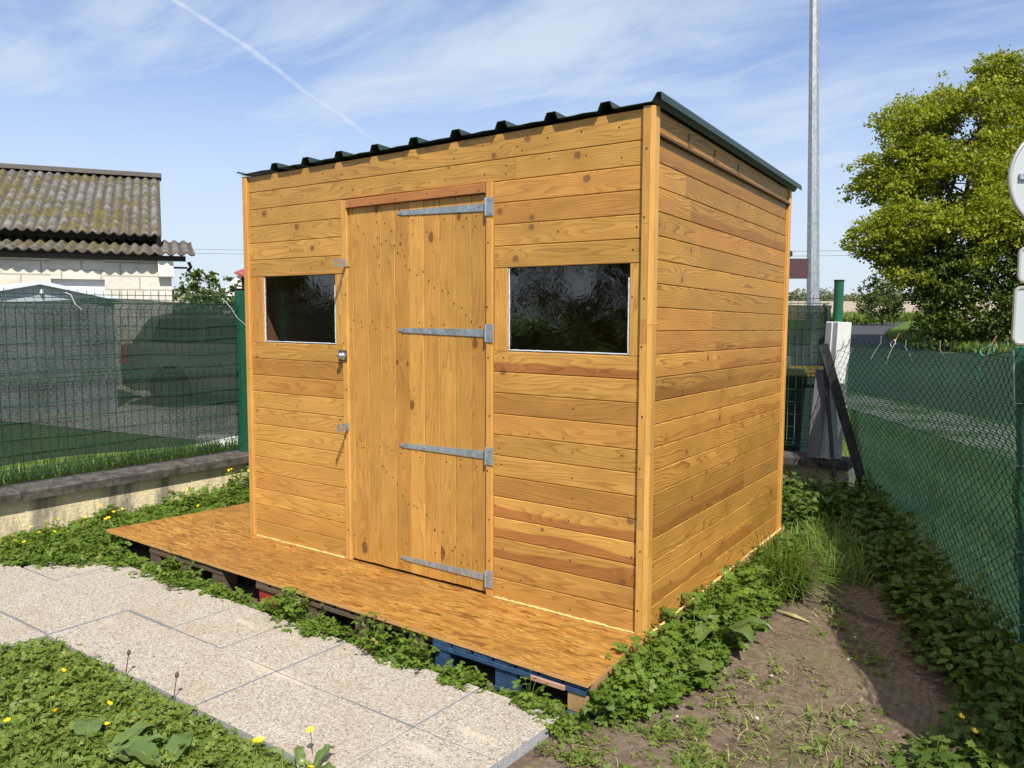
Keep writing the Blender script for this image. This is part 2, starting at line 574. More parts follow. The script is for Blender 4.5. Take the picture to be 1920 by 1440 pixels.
def mat_osb():
    m_, q, out = new_mat("osb_board")
    tco = q.n('ShaderNodeTexCoord').outputs['Object']
    wv = q.vmath('SCALE', q.noisec(tco, 9.0, 3)); q.t.nodes[-1].inputs['Scale'].default_value = 0.07
    p = q.vmath('ADD', tco, wv)
    c = None
    cols = [((0.47, 0.225, 0.052), (0.25, 0.10, 0.018)), ((0.52, 0.27, 0.075), (0.27, 0.11, 0.02)), ((0.41, 0.18, 0.036), (0.33, 0.14, 0.028)), ((0.45, 0.215, 0.05), (0.20, 0.08, 0.015))]
    h = None
    for i, (ang, sc) in enumerate(((12, (8, 40, 1)), (80, (8, 44, 1)), (-40, (9, 48, 1)), (122, (8, 44, 1)))):
        vv = q.vor(q.mapping(p, scale=sc, rot=(0, 0, R(ang)), loc=(i * 3.7, i * 1.3, 0)), 1.0, 'F1', 1.0, '2D')
        cc = q.sep(vv.outputs['Color'])
        layer = q.ramp(cc[0], [(0.0, cols[i][1]), (0.22, tuple((a_ + 2 * b_) / 3 for a_, b_ in zip(*reversed(cols[i])))), (1.0, tuple(min(1, x * 1.08) for x in cols[i][0]))])
        ed = q.sstep(vv.outputs['Distance'], 0.45, 0.8)
        layer = q.mix(q.math('MULTIPLY', ed, 0.35), layer, (0.20, 0.078, 0.014))
        if c is None:
            c, h = layer, cc[0]
        else:
            sel = q.math('GREATER_THAN', cc[2], 0.55)
            c = q.mix(sel, c, layer)
            h = q.math('ADD', h, q.math('MULTIPLY', sel, cc[0]))
    for ang, th in ((25, 0.63), (95, 0.64), (-30, 0.63), (60, 0.66), (150, 0.64)):
        sn = q.noise(q.mapping(p, scale=(9, 95, 1), rot=(0, 0, R(ang)), loc=(ang * .37, 0, 0)), 1.0, 2, 0.5)
        c = q.mix(q.math('MULTIPLY', q.sstep(sn, th, th + 0.05), 0.7), c, (0.13, 0.048, 0.010))
        sn2 = q.noise(q.mapping(p, scale=(10, 80, 1), rot=(0, 0, R(ang + 50)), loc=(ang * .71, 3, 0)), 1.0, 1, 0.5)
        c = q.mix(q.math('MULTIPLY', q.sstep(sn2, th, th + 0.04), 0.5), c, (0.60, 0.34, 0.11))
    big = q.noise(tco, 2.2, 3, 0.6)
    c = q.mix(q.math('MULTIPLY', q.sstep(big, 0.42, 0.70), 0.5), c, (0.25, 0.115, 0.034))
    fine = q.noise(q.mapping(tco, scale=(1, 3, 1)), 90, 2, 0.5)
    c = q.mix(q.math('MULTIPLY', q.sstep(fine, 0.55, 0.75), 0.35), c, (0.19, 0.075, 0.018))
    c = q.mix(1.0, c, (0.80, 0.80, 0.64, 1), 'MULTIPLY')
    principled(q, out, c, 0.62, 0.3, 0.0, bump(q, h, 0.25, 0.004))
    return m_


M_osb = mat_osb()
M_osb_edge = mat_simple("osb_edge", (0.50, 0.27, 0.09), 0.8, 0.2, var=0.35, scale=90)


def mat_paver():
    m_, q, out = new_mat("exposed_aggregate_slab")
    tco = q.n('ShaderNodeTexCoord').outputs['Object']
    v1 = q.vor(q.mapping(tco, scale=(1, 1, 1)), 150, 'F1', 1.0)
    cc = q.sep(v1.outputs['Color'])
    c = q.ramp(cc[0], [(0.0, (0.15, 0.108, 0.074)), (0.12, (0.265, 0.228, 0.186)), (0.4, (0.37, 0.328, 0.270)), (0.75, (0.434, 0.393, 0.330)), (1.0, (0.52, 0.495, 0.45))])
    gap = q.sstep(v1.outputs['Distance'], 0.38, 0.62)
    c = q.mix(q.math('MULTIPLY', gap, 0.45), c, (0.30, 0.25, 0.19))
    v2 = q.vor(tco, 60, 'F1', 1.0)
    dk = q.math('MULTIPLY', q.math('LESS_THAN', q.sep(v2.outputs['Color'])[0], 0.10), q.math('SUBTRACT', 1.0, q.sstep(v2.outputs['Distance'], 0.12, 0.24)))
    c = q.mix(q.math('MULTIPLY', dk, 0.75), c, (0.09, 0.07, 0.05))
    big = q.noise(tco, 2.6, 4, 0.6)
    c = q.mix(q.math('MULTIPLY', q.sstep(big, 0.46, 0.72), 0.34), c, (0.31, 0.225, 0.15))
    wh = q.noise(q.mapping(tco, scale=(0.8, 3, 1), rot=(0, 0, 0.4), loc=(3, 0, 0)), 1.6, 3, 0.5)
    c = q.mix(q.math('MULTIPLY', q.sstep(wh, 0.62, 0.75), 0.45), c, (0.62, 0.54, 0.41))
    # concrete on the slab sides
    geo = q.n('ShaderNodeNewGeometry').outputs['Normal']
    side = q.math('SUBTRACT', 1.0, q.sstep(q.sep(geo)[2], 0.15, 0.4))
    c = q.mix(side, c, q.mix(q.noise(tco, 40, 3), (0.22, 0.225, 0.23), (0.42, 0.425, 0.43)))
    principled(q, out, c, 0.85, 0.25, 0.0, bump(q, q.math('SUBTRACT', 1.0, v1.outputs['Distance']), 0.45, 0.004))
    return m_


M_paver = mat_paver()


def mat_ground():
    m_, q, out = new_mat("garden_soil_and_fields")
    geo = q.n('ShaderNodeNewGeometry').outputs['Position']
    s = q.sep(geo)
    x, y = s[0], s[1]
    n_m = q.noise(geo, 1.4, 5, 0.62)
    n_f = q.noise(geo, 28, 5, 0.65)
    n_c = q.noise(geo, 160, 3, 0.6)
    soil = q.mix(q.sstep(n_f, 0.3, 0.7), (0.098, 0.068, 0.046), (0.178, 0.134, 0.096))
    soil = q.mix(q.math('MULTIPLY', q.sstep(n_m, 0.45, 0.7), 0.45), soil, (0.215, 0.166, 0.122))
    cr = q.vor(q.vmath('ADD', geo, q.noisec(geo, 9, 2)), 9.0, 'DISTANCE_TO_EDGE')
    crk = q.math('SUBTRACT', 1.0, q.sstep(cr.outputs[0], 0.0, 0.035))
    soil = q.mix(q.math('MULTIPLY', crk, 0.35), soil, (0.05, 0.036, 0.026))
    peb = q.vor(geo, 34, 'F1', 1.0)
    pm = q.math('MULTIPLY', q.math('LESS_THAN', q.sep(peb.outputs['Color'])[0], 0.05), q.math('SUBTRACT', 1.0, q.sstep(peb.outputs['Distance'], 0.10, 0.16)))
    soil = q.mix(q.math('MULTIPLY', pm, 0.8), soil, (0.42, 0.37, 0.31))
    moss = q.math('MULTIPLY', q.sstep(q.noise(geo, 3.1, 4, 0.6), 0.52, 0.66), q.sstep(n_c, 0.42, 0.6))
    soil = q.mix(q.math('MULTIPLY', moss, 0.6), soil, (0.12, 0.13, 0.035))
    grass = q.mix(q.sstep(n_f, 0.35, 0.65), (0.045, 0.085, 0.016), (0.10, 0.155, 0.032))
    grass = q.mix(q.math('MULTIPLY', q.sstep(n_m, 0.5, 0.75), 0.35), grass, (0.16, 0.17, 0.05))
    # garden soil only inside the plot, grass outside it
    inx = q.math('MULTIPLY', q.sstep(x, -1.75, -1.55), q.math('SUBTRACT', 1.0, q.sstep(q.math('ADD', x, q.math('MULTIPLY', y, 0.406)), 4.50, 4.62)))
    iny = q.math('SUBTRACT', 1.0, q.sstep(y, 3.78, 3.9))
    c = q.mix(q.math('MULTIPLY', inx, iny), grass, soil)
    fieldm = q.sstep(q.math('ADD', y, q.math('MULTIPLY', x, -0.15)), 54.0, 57.0)
    furrow = q.noise(q.mapping(geo, scale=(0.05, 0.5, 1), rot=(0, 0, 0.5)), 1.0, 4, 0.6)
    field = q.mix(furrow, (0.27, 0.205, 0.145), (0.42, 0.345, 0.255))
    field = q.mix(q.math('MULTIPLY', q.sstep(n_m, 0.58, 0.7), 0.5), field, (0.17, 0.19, 0.06))
    c = q.mix(fieldm, c, field)
    h = q.math('ADD', q.math('MULTIPLY', n_f, 1.0), q.math('MULTIPLY', n_c, 0.35))
    principled(q, out, c, 0.95, 0.1, 0.0, bump(q, h, 0.55, 0.02))
    return m_


M_ground = mat_ground()


def mat_gravel(name, a, b, scale=55):
    m_, q, out = new_mat(name)
    tco = q.n('ShaderNodeTexCoord').outputs['Object']
    v1 = q.vor(tco, scale, 'F1', 1.0)
    c = q.mix(q.sep(v1.outputs['Color'])[0], a, b)
    n1 = q.noise(tco, 0.8, 4, 0.6)
    c = q.mix(q.math('MULTIPLY', n1, 0.4), c, tuple(x * 0.6 for x in a))
    principled(q, out, c, 0.9, 0.2, 0.0, bump(q, v1.outputs['Distance'], 0.5, 0.02))
    return m_


M_gravel = mat_gravel("pale_gravel", (0.27, 0.245, 0.22), (0.52, 0.49, 0.45))
def mat_verge_gravel():
    m_, q, out = new_mat("weedy_gravel")
    tco = q.n('ShaderNodeTexCoord').outputs['Object']
    v1 = q.vor(tco, 45, 'F1', 1.0)
    c = q.mix(q.sep(v1.outputs['Color'])[0], (0.22, 0.20, 0.17), (0.44, 0.41, 0.36))
    n1 = q.noise(tco, 1.1, 6, 0.7)
    c = q.mix(q.sstep(n1, 0.42, 0.60), c, q.mix(q.noise(tco, 20, 3), (0.05, 0.085, 0.018), (0.13, 0.16, 0.045)))
    principled(q, out, c, 0.95, 0.1)
    return m_


M_vgravel = mat_verge_gravel()
M_road = mat_gravel("asphalt", (0.045, 0.046, 0.05), (0.085, 0.086, 0.09), 70)


def mat_render_wall():
    m_, q, out = new_mat("cream_render_stained")
    tco = q.n('ShaderNodeTexCoord').outputs['Object']
    g = q.noise(tco, 42, 4, 0.6)
    c = q.mix(g, (0.56, 0.455, 0.275), (0.76, 0.65, 0.435))
    st = q.noise(q.mapping(tco, scale=(1, 3.6, 0.8)), 1.5, 5, 0.6)
    c = q.mix(q.math('MULTIPLY', q.sstep(st, 0.46, 0.66), 0.82), c, (0.155, 0.14, 0.12))
    principled(q, out, c, 0.9, 0.2, 0.0, bump(q, g, 0.6, 0.012))
    return m_


M_render = mat_render_wall()


def mat_cap():
    m_, q, out = new_mat("weathered_concrete_cap")
    tco = q.n('ShaderNodeTexCoord').outputs['Object']
    n1 = q.noise(tco, 14, 6, 0.65)
    c = q.mix(q.sstep(n1, 0.3, 0.75), (0.040, 0.035, 0.030), (0.125, 0.112, 0.095))
    v1 = q.vor(q.vmath('ADD', tco, q.noisec(tco, 30, 2)), 16, 'F1', 1.0)
    li = q.math('MULTIPLY', q.math('LESS_THAN', q.sep(v1.outputs['Color'])[0], 0.22), q.math('SUBTRACT', 1.0, q.sstep(v1.outputs['Distance'], 0.12, 0.22)))
    c = q.mix(q.math('MULTIPLY', li, 0.8), c, (0.52, 0.51, 0.46))
    principled(q, out, c, 0.92, 0.2, 0.0, bump(q, n1, 0.6, 0.012))
    return m_


M_cap = mat_cap()


def mat_roof_fc():
    m_, q, out = new_mat("mossy_fibre_cement")
    uv = q.n('ShaderNodeUVMap', uv_map='UVMap').outputs[0]
    tco = q.n('ShaderNodeTexCoord').outputs['Object']
    s = q.sep(uv)
    n1 = q.noise(tco, 5, 5, 0.65)
    c = q.mix(q.sstep(n1, 0.3, 0.7), (0.105, 0.094, 0.084), (0.215, 0.197, 0.178))
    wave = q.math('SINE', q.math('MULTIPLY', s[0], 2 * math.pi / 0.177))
    c = q.mix(q.math('MULTIPLY', q.math('SUBTRACT', 1.0, q.sstep(wave, -0.9, 0.1)), 0.72), c, (0.045, 0.040, 0.032))  # valleys coloured darker for the shade between the ribs
    # moss grows in the lower ends of the sheets
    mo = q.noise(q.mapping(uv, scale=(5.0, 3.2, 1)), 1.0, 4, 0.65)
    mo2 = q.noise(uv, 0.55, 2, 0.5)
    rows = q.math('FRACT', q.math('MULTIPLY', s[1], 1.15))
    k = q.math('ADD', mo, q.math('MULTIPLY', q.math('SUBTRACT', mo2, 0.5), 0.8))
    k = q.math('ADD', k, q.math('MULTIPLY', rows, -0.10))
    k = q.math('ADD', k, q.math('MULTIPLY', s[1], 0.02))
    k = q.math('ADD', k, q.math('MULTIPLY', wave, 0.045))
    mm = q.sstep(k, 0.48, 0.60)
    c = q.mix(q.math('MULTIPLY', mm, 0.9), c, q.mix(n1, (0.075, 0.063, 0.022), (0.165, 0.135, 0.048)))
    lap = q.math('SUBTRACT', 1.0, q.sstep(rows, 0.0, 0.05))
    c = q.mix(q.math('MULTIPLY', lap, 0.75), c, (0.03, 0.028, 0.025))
    principled(q, out, c, 0.95, 0.1, 0.0, bump(q, q.math('ADD', n1, mm), 0.6, 0.03))
    return m_


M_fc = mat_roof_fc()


def mat_blockwall():
    m_, q, out = new_mat("white_painted_blocks")
    uv = q.n('ShaderNodeUVMap', uv_map='UVMap').outputs[0]
    br = q.n('ShaderNodeTexBrick')
    br.offset = 0.5
    q.set(br.inputs['Vector'], uv)
    for k, v in (('Scale', 1.0), ('Mortar Size', 0.012), ('Brick Width', 0.62), ('Row Height', 0.26)):
        br.inputs[k].default_value = v
    br.inputs['Color1'].default_value = (0.64, 0.595, 0.51, 1)
    br.inputs['Color2'].default_value = (0.57, 0.525, 0.445, 1)
    br.inputs['Mortar'].default_value = (0.33, 0.30, 0.26, 1)
    n1 = q.noise(uv, 7, 5, 0.6)
    c = q.mix(q.math('MULTIPLY', q.sstep(n1, 0.4, 0.75), 0.45), br.outputs[0], (0.38, 0.34, 0.28))
    principled(q, out, c, 0.9, 0.2, 0.0, bump(q, q.math('ADD', n1, q.math('MULTIPLY', br.outputs['Fac'], -1)), 0.5, 0.02))
    return m_


M_block = mat_blockwall()


def mat_galv(name, col=(0.40, 0.43, 0.45), rough=0.42, metal=0.75):
    m_, q, out = new_mat(name)
    tco = q.n('ShaderNodeTexCoord').outputs['Object']
    v1 = q.vor(q.mapping(tco, scale=(1, 1, 0.5)), 55, 'F1', 1.0)
    c = q.mix(q.sep(v1.outputs['Color'])[0], tuple(x * 0.8 for x in col), tuple(x * 1.15 for x in col))
    n1 = q.noise(tco, 4, 3)
    principled(q, out, c, q.math('MULTIPLY_ADD', n1, 0.25, rough - 0.1), 0.5, metal)
    return m_


M_galv = mat_galv("galvanised_steel", (0.34, 0.36, 0.38), 0.5, 0.55)
M_zinc = mat_galv("zinc_hinge", (0.40, 0.45, 0.48), 0.36, 0.6)
M_greenmetal = mat_simple("green_roof_sheet", (0.016, 0.036, 0.025), 0.42, 0.5, var=0.2)
M_greenpost = mat_simple("green_powder_coat", (0.012, 0.085, 0.045), 0.35, 0.5, var=0.15, scale=3)
M_greenwire = mat_simple("green_coated_wire", (0.012, 0.060, 0.034), 0.4, 0.5)
M_chain = mat_simple("dark_chain_link_wire", (0.018, 0.050, 0.036), 0.45, 0.4)
M_darkiron = mat_simple("old_dark_iron", (0.032, 0.034, 0.036), 0.5, 0.5, var=0.7, scale=14)
M_whitemetal = mat_simple("white_painted_metal", (0.54, 0.53, 0.52), 0.5, 0.4, var=0.16, scale=9)
M_greypvc = mat_simple("grey_panel", (0.17, 0.16, 0.175), 0.55, 0.4)
M_whitepvc = mat_simple("white_resin", (0.68, 0.70, 0.72), 0.5, 0.4, var=0.04)
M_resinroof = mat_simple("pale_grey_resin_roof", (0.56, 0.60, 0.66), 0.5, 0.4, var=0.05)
M_shadewall = mat_simple("shaded_resin_wall", (0.33, 0.355, 0.38), 0.6, 0.3, var=0.05)  # white resin coloured grey for the shade on the shed wall
M_white = mat_simple("white_wall", (0.74, 0.73, 0.70), 0.8, 0.2, var=0.05)
M_redroof = mat_simple("red_sheet_roof", (0.28, 0.06, 0.06), 0.6, 0.3)
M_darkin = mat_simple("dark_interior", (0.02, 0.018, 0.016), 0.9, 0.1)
M_darkwood = mat_simple("weathered_pallet_wood", (0.105, 0.075, 0.05), 0.85, 0.2, var=0.45, scale=30, bmp=0.3, bscale=40)
M_palewood = mat_simple("raw_pallet_wood", (0.34, 0.215, 0.095), 0.85, 0.2, var=0.35, scale=24, bmp=0.3, bscale=40)
M_bluewood = mat_simple("blue_painted_pallet", (0.026, 0.060, 0.118), 0.8, 0.2, var=0.75, scale=26, bmp=0.3, bscale=40)
M_pinkwood = mat_simple("bare_pinkish_wood", (0.40, 0.22, 0.15), 0.85, 0.2, var=0.3, scale=30)
M_redblock = mat_simple("red_painted_block", (0.28, 0.030, 0.028), 0.65, 0.3, var=0.25, scale=30)
M_brownsign = mat_simple("dark_brown_sign", (0.070, 0.032, 0.036), 0.45, 0.4)
M_black = mat_simple("black_plastic", (0.012, 0.012, 0.012), 0.5, 0.4)
M_bin = mat_simple("dark_green_bin", (0.012, 0.030, 0.026), 0.5, 0.4)
M_yellow = mat_simple("yellow_lid", (0.62, 0.40, 0.03), 0.5, 0.4)
M_carpaint = mat_simple("dark_grey_car_paint", (0.095, 0.098, 0.092), 0.25, 0.6, var=0.1)
M_carglass = mat_simple("car_glass", (0.015, 0.018, 0.02), 0.08, 0.7)
M_red = mat_simple("tail_light_red", (0.30, 0.02, 0.015), 0.3, 0.5)
M_whitestr = mat_simple("white_string", (0.62, 0.62, 0.58), 0.8)
M_turq = mat_simple("turquoise_twine", (0.10, 0.42, 0.34), 0.7)
M_rust = mat_simple("rusty_wire", (0.16, 0.065, 0.03), 0.8)
M_signback = mat_simple("grey_sign_back", (0.46, 0.48, 0.49), 0.45, 0.5, metal=0.2, var=0.04)
M_signrim = mat_simple("aluminium_rim", (0.50, 0.47, 0.43), 0.35, 0.5, metal=0.6)
M_silicone = mat_simple("white_silicone", (0.50, 0.52, 0.56), 0.4, 0.5, bmp=0.6, bscale=40)
M_bark = mat_simple("bark", (0.075, 0.058, 0.042), 0.9, 0.1, var=0.5, scale=12, bmp=0.7, bscale=25)
M_petal = mat_simple("buttercup_petal", (0.80, 0.52, 0.008), 0.35, 0.5, var=0.1)
M_stem = mat_simple("green_stem", (0.09, 0.13, 0.03), 0.6, 0.3)
M_budbrown = mat_simple("brown_seed_head", (0.11, 0.07, 0.035), 0.8, 0.2)
M_straw = mat_simple("cut_straw", (0.36, 0.31, 0.13), 0.8, 0.2, var=0.3)
M_stone = mat_simple("pebble", (0.40, 0.37, 0.33), 0.8, 0.2)


def mat_leaf(name, a, b, c_, trans=0.35, rough=0.5, spec=0.3):
    """a,b: two ends of the leaf colour, c_: occasional odd colour"""
    m_, q, out = new_mat(name)
    at = q.n('ShaderNodeAttribute', attribute_name='rnd').outputs['Fac']
    geo = q.n('ShaderNodeNewGeometry').outputs['Position']
    n1 = q.noise(geo, 2.5, 3, 0.5)
    f = q.math('ADD', q.math('MULTIPLY', at, 0.7), q.math('MULTIPLY', n1, 0.3))
    c = q.ramp(f, [(0.1, a), (0.85, b)])
    c = q.mix(q.math('GREATER_THAN', at, 0.965), c, c_)
    b1 = q.n('ShaderNodeBsdfPrincipled')
    q.set(b1.inputs['Base Color'], c)
    b1.inputs['Roughness'].default_value = rough
    b1.inputs['Specular IOR Level'].default_value = spec
    t1 = q.n('ShaderNodeBsdfTranslucent')
    q.set(t1.inputs[0], q.mix(1.0, c, (1.25, 1.15, 0.55, 1), 'MULTIPLY'))
    mx = q.n('ShaderNodeMixShader')
    mx.inputs[0].default_value = trans
    q.set(mx.inputs[1], b1.outputs[0]); q.set(mx.inputs[2], t1.outputs[0])
    q.set(out.inputs[0], mx.outputs[0])
    return m_


M_leaf = mat_leaf("weed_leaf", (0.058, 0.118, 0.012), (0.175, 0.255, 0.034), (0.30, 0.27, 0.08))
M_leafd = mat_leaf("weed_leaf_dark", (0.050, 0.095, 0.014), (0.12, 0.185, 0.030), (0.15, 0.09, 0.05))
M_lawn = mat_leaf("lawn_leaf", (0.085, 0.140, 0.018), (0.215, 0.280, 0.052), (0.33, 0.30, 0.11))
M_grass = mat_leaf("grass_blade", (0.085, 0.15, 0.020), (0.20, 0.29, 0.055), (0.36, 0.33, 0.14))
M_dock = mat_leaf("dock_leaf", (0.075, 0.13, 0.030), (0.13, 0.19, 0.050), (0.20, 0.16, 0.07), trans=0.2, rough=0.35, spec=0.5)
M_tree = mat_leaf("oak_leaf_spring", (0.130, 0.180, 0.012), (0.355, 0.385, 0.034), (0.38, 0.36, 0.05), trans=0.45)
M_hedge = mat_leaf("ivy_leaf_dark", (0.034, 0.060, 0.008), (0.105, 0.145, 0.020), (0.12, 0.13, 0.03), trans=0.25)
M_bushl = mat_leaf("bush_leaf", (0.050, 0.085, 0.018), (0.13, 0.175, 0.042), (0.2, 0.2, 0.1), trans=0.3)


def mat_net(name, col, opac, wv, wscale, rot=0.0, vary=0.25, trl=0.3):
    m_, q, out = new_mat(name)
    uv = q.n('ShaderNodeUVMap', uv_map='UVMap').outputs[0]
    s = q.sep(uv)
    n1 = q.noise(uv, 2.2, 4, 0.6)
    n2 = q.noise(q.mapping(uv, scale=(40, 160, 1)), 1.0, 2, 0.6)
    st = q.math('SINE', q.math('ADD', q.math('MULTIPLY', s[1], wscale), q.math('MULTIPLY', n1, 3.0)))
    o = q.math('ADD', opac, q.math('MULTIPLY', st, wv))
    o = q.math('ADD', o, q.math('MULTIPLY', q.math('SUBTRACT', n1, 0.5), vary))
    o = q.math('ADD', o, q.math('MULTIPLY', q.math('SUBTRACT', n2, 0.5), 0.6), clamp=True)
    d = q.n('ShaderNodeBsdfDiffuse')
    q.set(d.inputs[0], q.mix(n2, tuple(x * 0.7 for x in col), tuple(x * 1.35 for x in col)))
    t1 = q.n('ShaderNodeBsdfTranslucent')
    q.set(t1.inputs[0], (*[x * 1.2 for x in col], 1))
    mx = q.n('ShaderNodeMixShader'); mx.inputs[0].default_value = trl
    q.set(mx.inputs[1], d.outputs[0]); q.set(mx.inputs[2], t1.outputs[0])
    tr_ = q.n('ShaderNodeBsdfTransparent')
    m2 = q.n('ShaderNodeMixShader')
    q.set(m2.inputs[0], o); q.set(m2.inputs[1], tr_.outputs[0]); q.set(m2.inputs[2], mx.outputs[0])
    q.set(out.inputs[0], m2.outputs[0])
    return m_


M_netL = mat_net("dark_green_privacy_net", (0.036, 0.054, 0.041), 0.88, 0.05, 900.0, vary=0.30)
M_netR = mat_net("green_shade_net", (0.040, 0.098, 0.066), 0.86, 0.15, 420.0, vary=0.20, trl=0.50)


def mat_pane():
    m_, q, out = new_mat("clear_plastic_pane")
    tco = q.n('ShaderNodeTexCoord').outputs['Object']
    n1 = q.noise(tco, 5.0, 4, 0.55, 0.6)
    n3 = q.noise(tco, 16.0, 3, 0.6, 1.0)
    nm = bump(q, q.math('ADD', n1, q.math('MULTIPLY', n3, 0.25)), 0.07, 0.02)
    g = q.n('ShaderNodeBsdfGlossy'); g.inputs['Roughness'].default_value = 0.03
    q.set(g.inputs['Normal'], nm)
    g.inputs[0].default_value = (1, 1, 1, 1)
    t = q.n('ShaderNodeBsdfTransparent'); t.inputs[0].default_value = (0.72, 0.72, 0.74, 1)
    gn = q.n('ShaderNodeNewGeometry')
    cosv = q.math('ABSOLUTE', q.vmath('DOT_PRODUCT', gn.outputs['Normal'], gn.outputs['Incoming']))
    f2 = q.math('MULTIPLY_ADD', q.math('POWER', q.math('SUBTRACT', 1.0, cosv, clamp=True), 4.0), 0.9, 0.10, clamp=True)
    mx = q.n('ShaderNodeMixShader')
    q.set(mx.inputs[0], f2); q.set(mx.inputs[1], t.outputs[0]); q.set(mx.inputs[2], g.outputs[0])
    q.set(out.inputs[0], mx.outputs[0])
    return m_


M_pane = mat_pane()

# ------------------------------------------------------------------ terrain
CX, CY = 4.302, -3.13
FX, FY = -0.591, 0.806


def terrain(x, y):
    x = np.asarray(x, float); y = np.asarray(y, float)
    dx, dy = x - CX, y - CY
    r_ = np.hypot(dx, dy)
    fw = np.clip((dx * FX + dy * FY) / np.maximum(r_, 1e-6) * 2.0, 0, 1)
    return 0.0235 * np.maximum(0, r_ - 10) * fw


def tz(x, y): return float(terrain(x, y))


def inside_poly(px, py, poly):
    px = np.asarray(px); py = np.asarray(py)
    res = np.zeros(px.shape, bool)
    n = len(poly)
    j = n - 1
    for i in range(n):
        xi, yi = poly[i]; xj, yj = poly[j]
        cond = ((yi > py) != (yj > py)) & (px < (xj - xi) * (py - yi) / (yj - yi + 1e-12) + xi)
        res ^= cond
        j = i
    return res


def grow(c0, c1, step, far, ratio=1.25):
    a = list(np.arange(c0, c1 + 1e-6, step))
    s_ = step; v_ = a[-1]
    while v_ < far:
        s_ *= ratio; v_ += s_; a.append(v_)
    s_ = step; v_ = a[0]; pre = []
    while v_ > -far:
        s_ *= ratio; v_ -= s_; pre.append(v_)
    return np.array(list(reversed(pre)) + a)


xs = grow(1.8, 5.0, 0.035, 900); ys = grow(-2.6, 4.2, 0.035, 900)
GX, GY = np.meshgrid(xs, ys, indexing='ij')
GZ = terrain(GX, GY)
bumpz = np.zeros_like(GX)
rg = np.random.default_rng(3)
for k in range(26):
    fq = rg.uniform(1.2, 9); an = rg.uniform(0, 6.28); ph = rg.uniform(0, 6.28)
    bumpz += np.sin((GX * math.cos(an) + GY * math.sin(an)) * fq * 2 + ph) * 0.011 / (fq ** 0.7)
near = np.exp(-((GX - 3.2) ** 2 + (GY - 0.5) ** 2) / 9)
GZ = GZ + np.where((GX > 2.72) & (GY > -2.4) & (GY < 3.7), bumpz * near, 0) - np.where((GX < 2.72) & (GX > -1.4) & (GY > -1.3) & (GY < 2.4), 0.012, 0.0)
# soil heaps up a little along the right fence
GZ += 0.07 * np.exp(-((GX + 0.406 * GY - 4.37) / 0.25) ** 2) * (GY < 3.6) * (GY > -2)
ii = np.arange(len(xs) * len(ys)).reshape(len(xs), len(ys))
Fq = np.stack([ii[:-1, :-1], ii[1:, :-1], ii[1:, 1:], ii[:-1, 1:]], -1).reshape(-1, 4)
o = np_mesh("ground", np.stack([GX, GY, GZ], -1).reshape(-1, 3), Fq, M_ground, smooth=True)
tag(o, kind='structure')


def sheet(name, left, right, mat, lift, cols=6, sub=8):
    """sheet between two polylines laid on the terrain"""
    def resample(p, n):
        p = np.array(p, float)
        d = np.r_[0, np.cumsum(np.hypot(*(p[1:] - p[:-1]).T))]
        s_ = np.linspace(0, d[-1], n)
        return np.stack([np.interp(s_, d, p[:, 0]), np.interp(s_, d, p[:, 1])], -1)
    n = sub * max(len(left), len(right))
    A = resample(left, n); B = resample(right, n)
    T = np.linspace(0, 1, cols)[None, :, None]
    P = A[:, None] * (1 - T) + B[:, None] * T
    Z = terrain(P[..., 0], P[..., 1]) + lift
    V = np.concatenate([P, Z[..., None]], -1).reshape(-1, 3)
    ii = np.arange(n * cols).reshape(n, cols)
    F = np.stack([ii[:-1, :-1], ii[1:, :-1], ii[1:, 1:], ii[:-1, 1:]], -1).reshape(-1, 4)
    o = np_mesh(name, V, F, mat, smooth=True)
    tag(o, kind='structure')
    return o


sheet("road", [(-9.5, 58), (-8.4, 48), (-7.8, 40), (-7, 30), (-5, 20), (-1.2, 14.5), (0.9, 12.2), (3.6, 9.6), (6.5, 7.4), (14, 3)],
      [(-6.9, 58), (-6.0, 51), (-4.6, 40), (-3.25, 33), (-1.0, 26), (2.4, 21.5), (6, 18), (10, 15.5), (18, 12)], M_road, 0.012)
sheet("gravel_strip", [(-1.6, 14.0), (0.7, 12.0), (3.4, 9.5), (6.4, 7.3), (14, 2.9)], [(-0.3, 11.6), (1.56, 9.5), (3.6, 6.8), (6, 4.3), (12, -1)], M_vgravel, 0.016)
sheet("gravel_yard", [(-16, -0.6), (-7.75, 1.63), (-5.9, 2.12), (-3.9, 2.62), (-1.9, 3.2)], [(-24, 12), (-16, 17), (-11, 18), (-8, 19), (-6, 20)], M_gravel, 0.012)

# ------------------------------------------------------------------ paving
pb = MB()
X0 = 2.70
gx = [X0 - 0.395 * k for k in range(0, 14)]
gy = [-0.615, -1.012, -1.405, -1.80, -2.19, -2.58]
for r_ in range(5):
    for k in range(13):
        x1, x0 = gx[k], gx[k + 1]
        if r_ >= 2 and x1 > 0.36: continue
        if r_ < 1 and x0 < -0.95: continue
        if r_ >= 1 and x0 < -1.4: continue
        y1, y0 = gy[r_], gy[r_ + 1]
        g = 0.0046
        dz = random.uniform(-0.005, 0.005)
        M_ = Matrix.Translation(((x0 + x1) / 2, (y0 + y1) / 2, 0.035 + dz)) @ Euler((random.uniform(-.006, .006), random.uniform(-.006, .006), random.uniform(-.006, .006))).to_matrix().to_4x4()
        pb.box((-(x1 - x0) / 2 + g, -(y1 - y0) / 2 + g, -0.05), ((x1 - x0) / 2 - g, (y1 - y0) / 2 - g, 0), 0, M_, bev=0.0022)
pb.box((-0.45, -1.40, -0.03), (2.69, -0.62, -0.004), 1)
pb.box((-1.4, -2.5, -0.03), (0.34, -1.39, -0.005), 1)
tag(pb.build("path", [M_paver, mat_simple("joint_sand", (0.06, 0.058, 0.055), 0.9, 0.1)]), kind='structure')

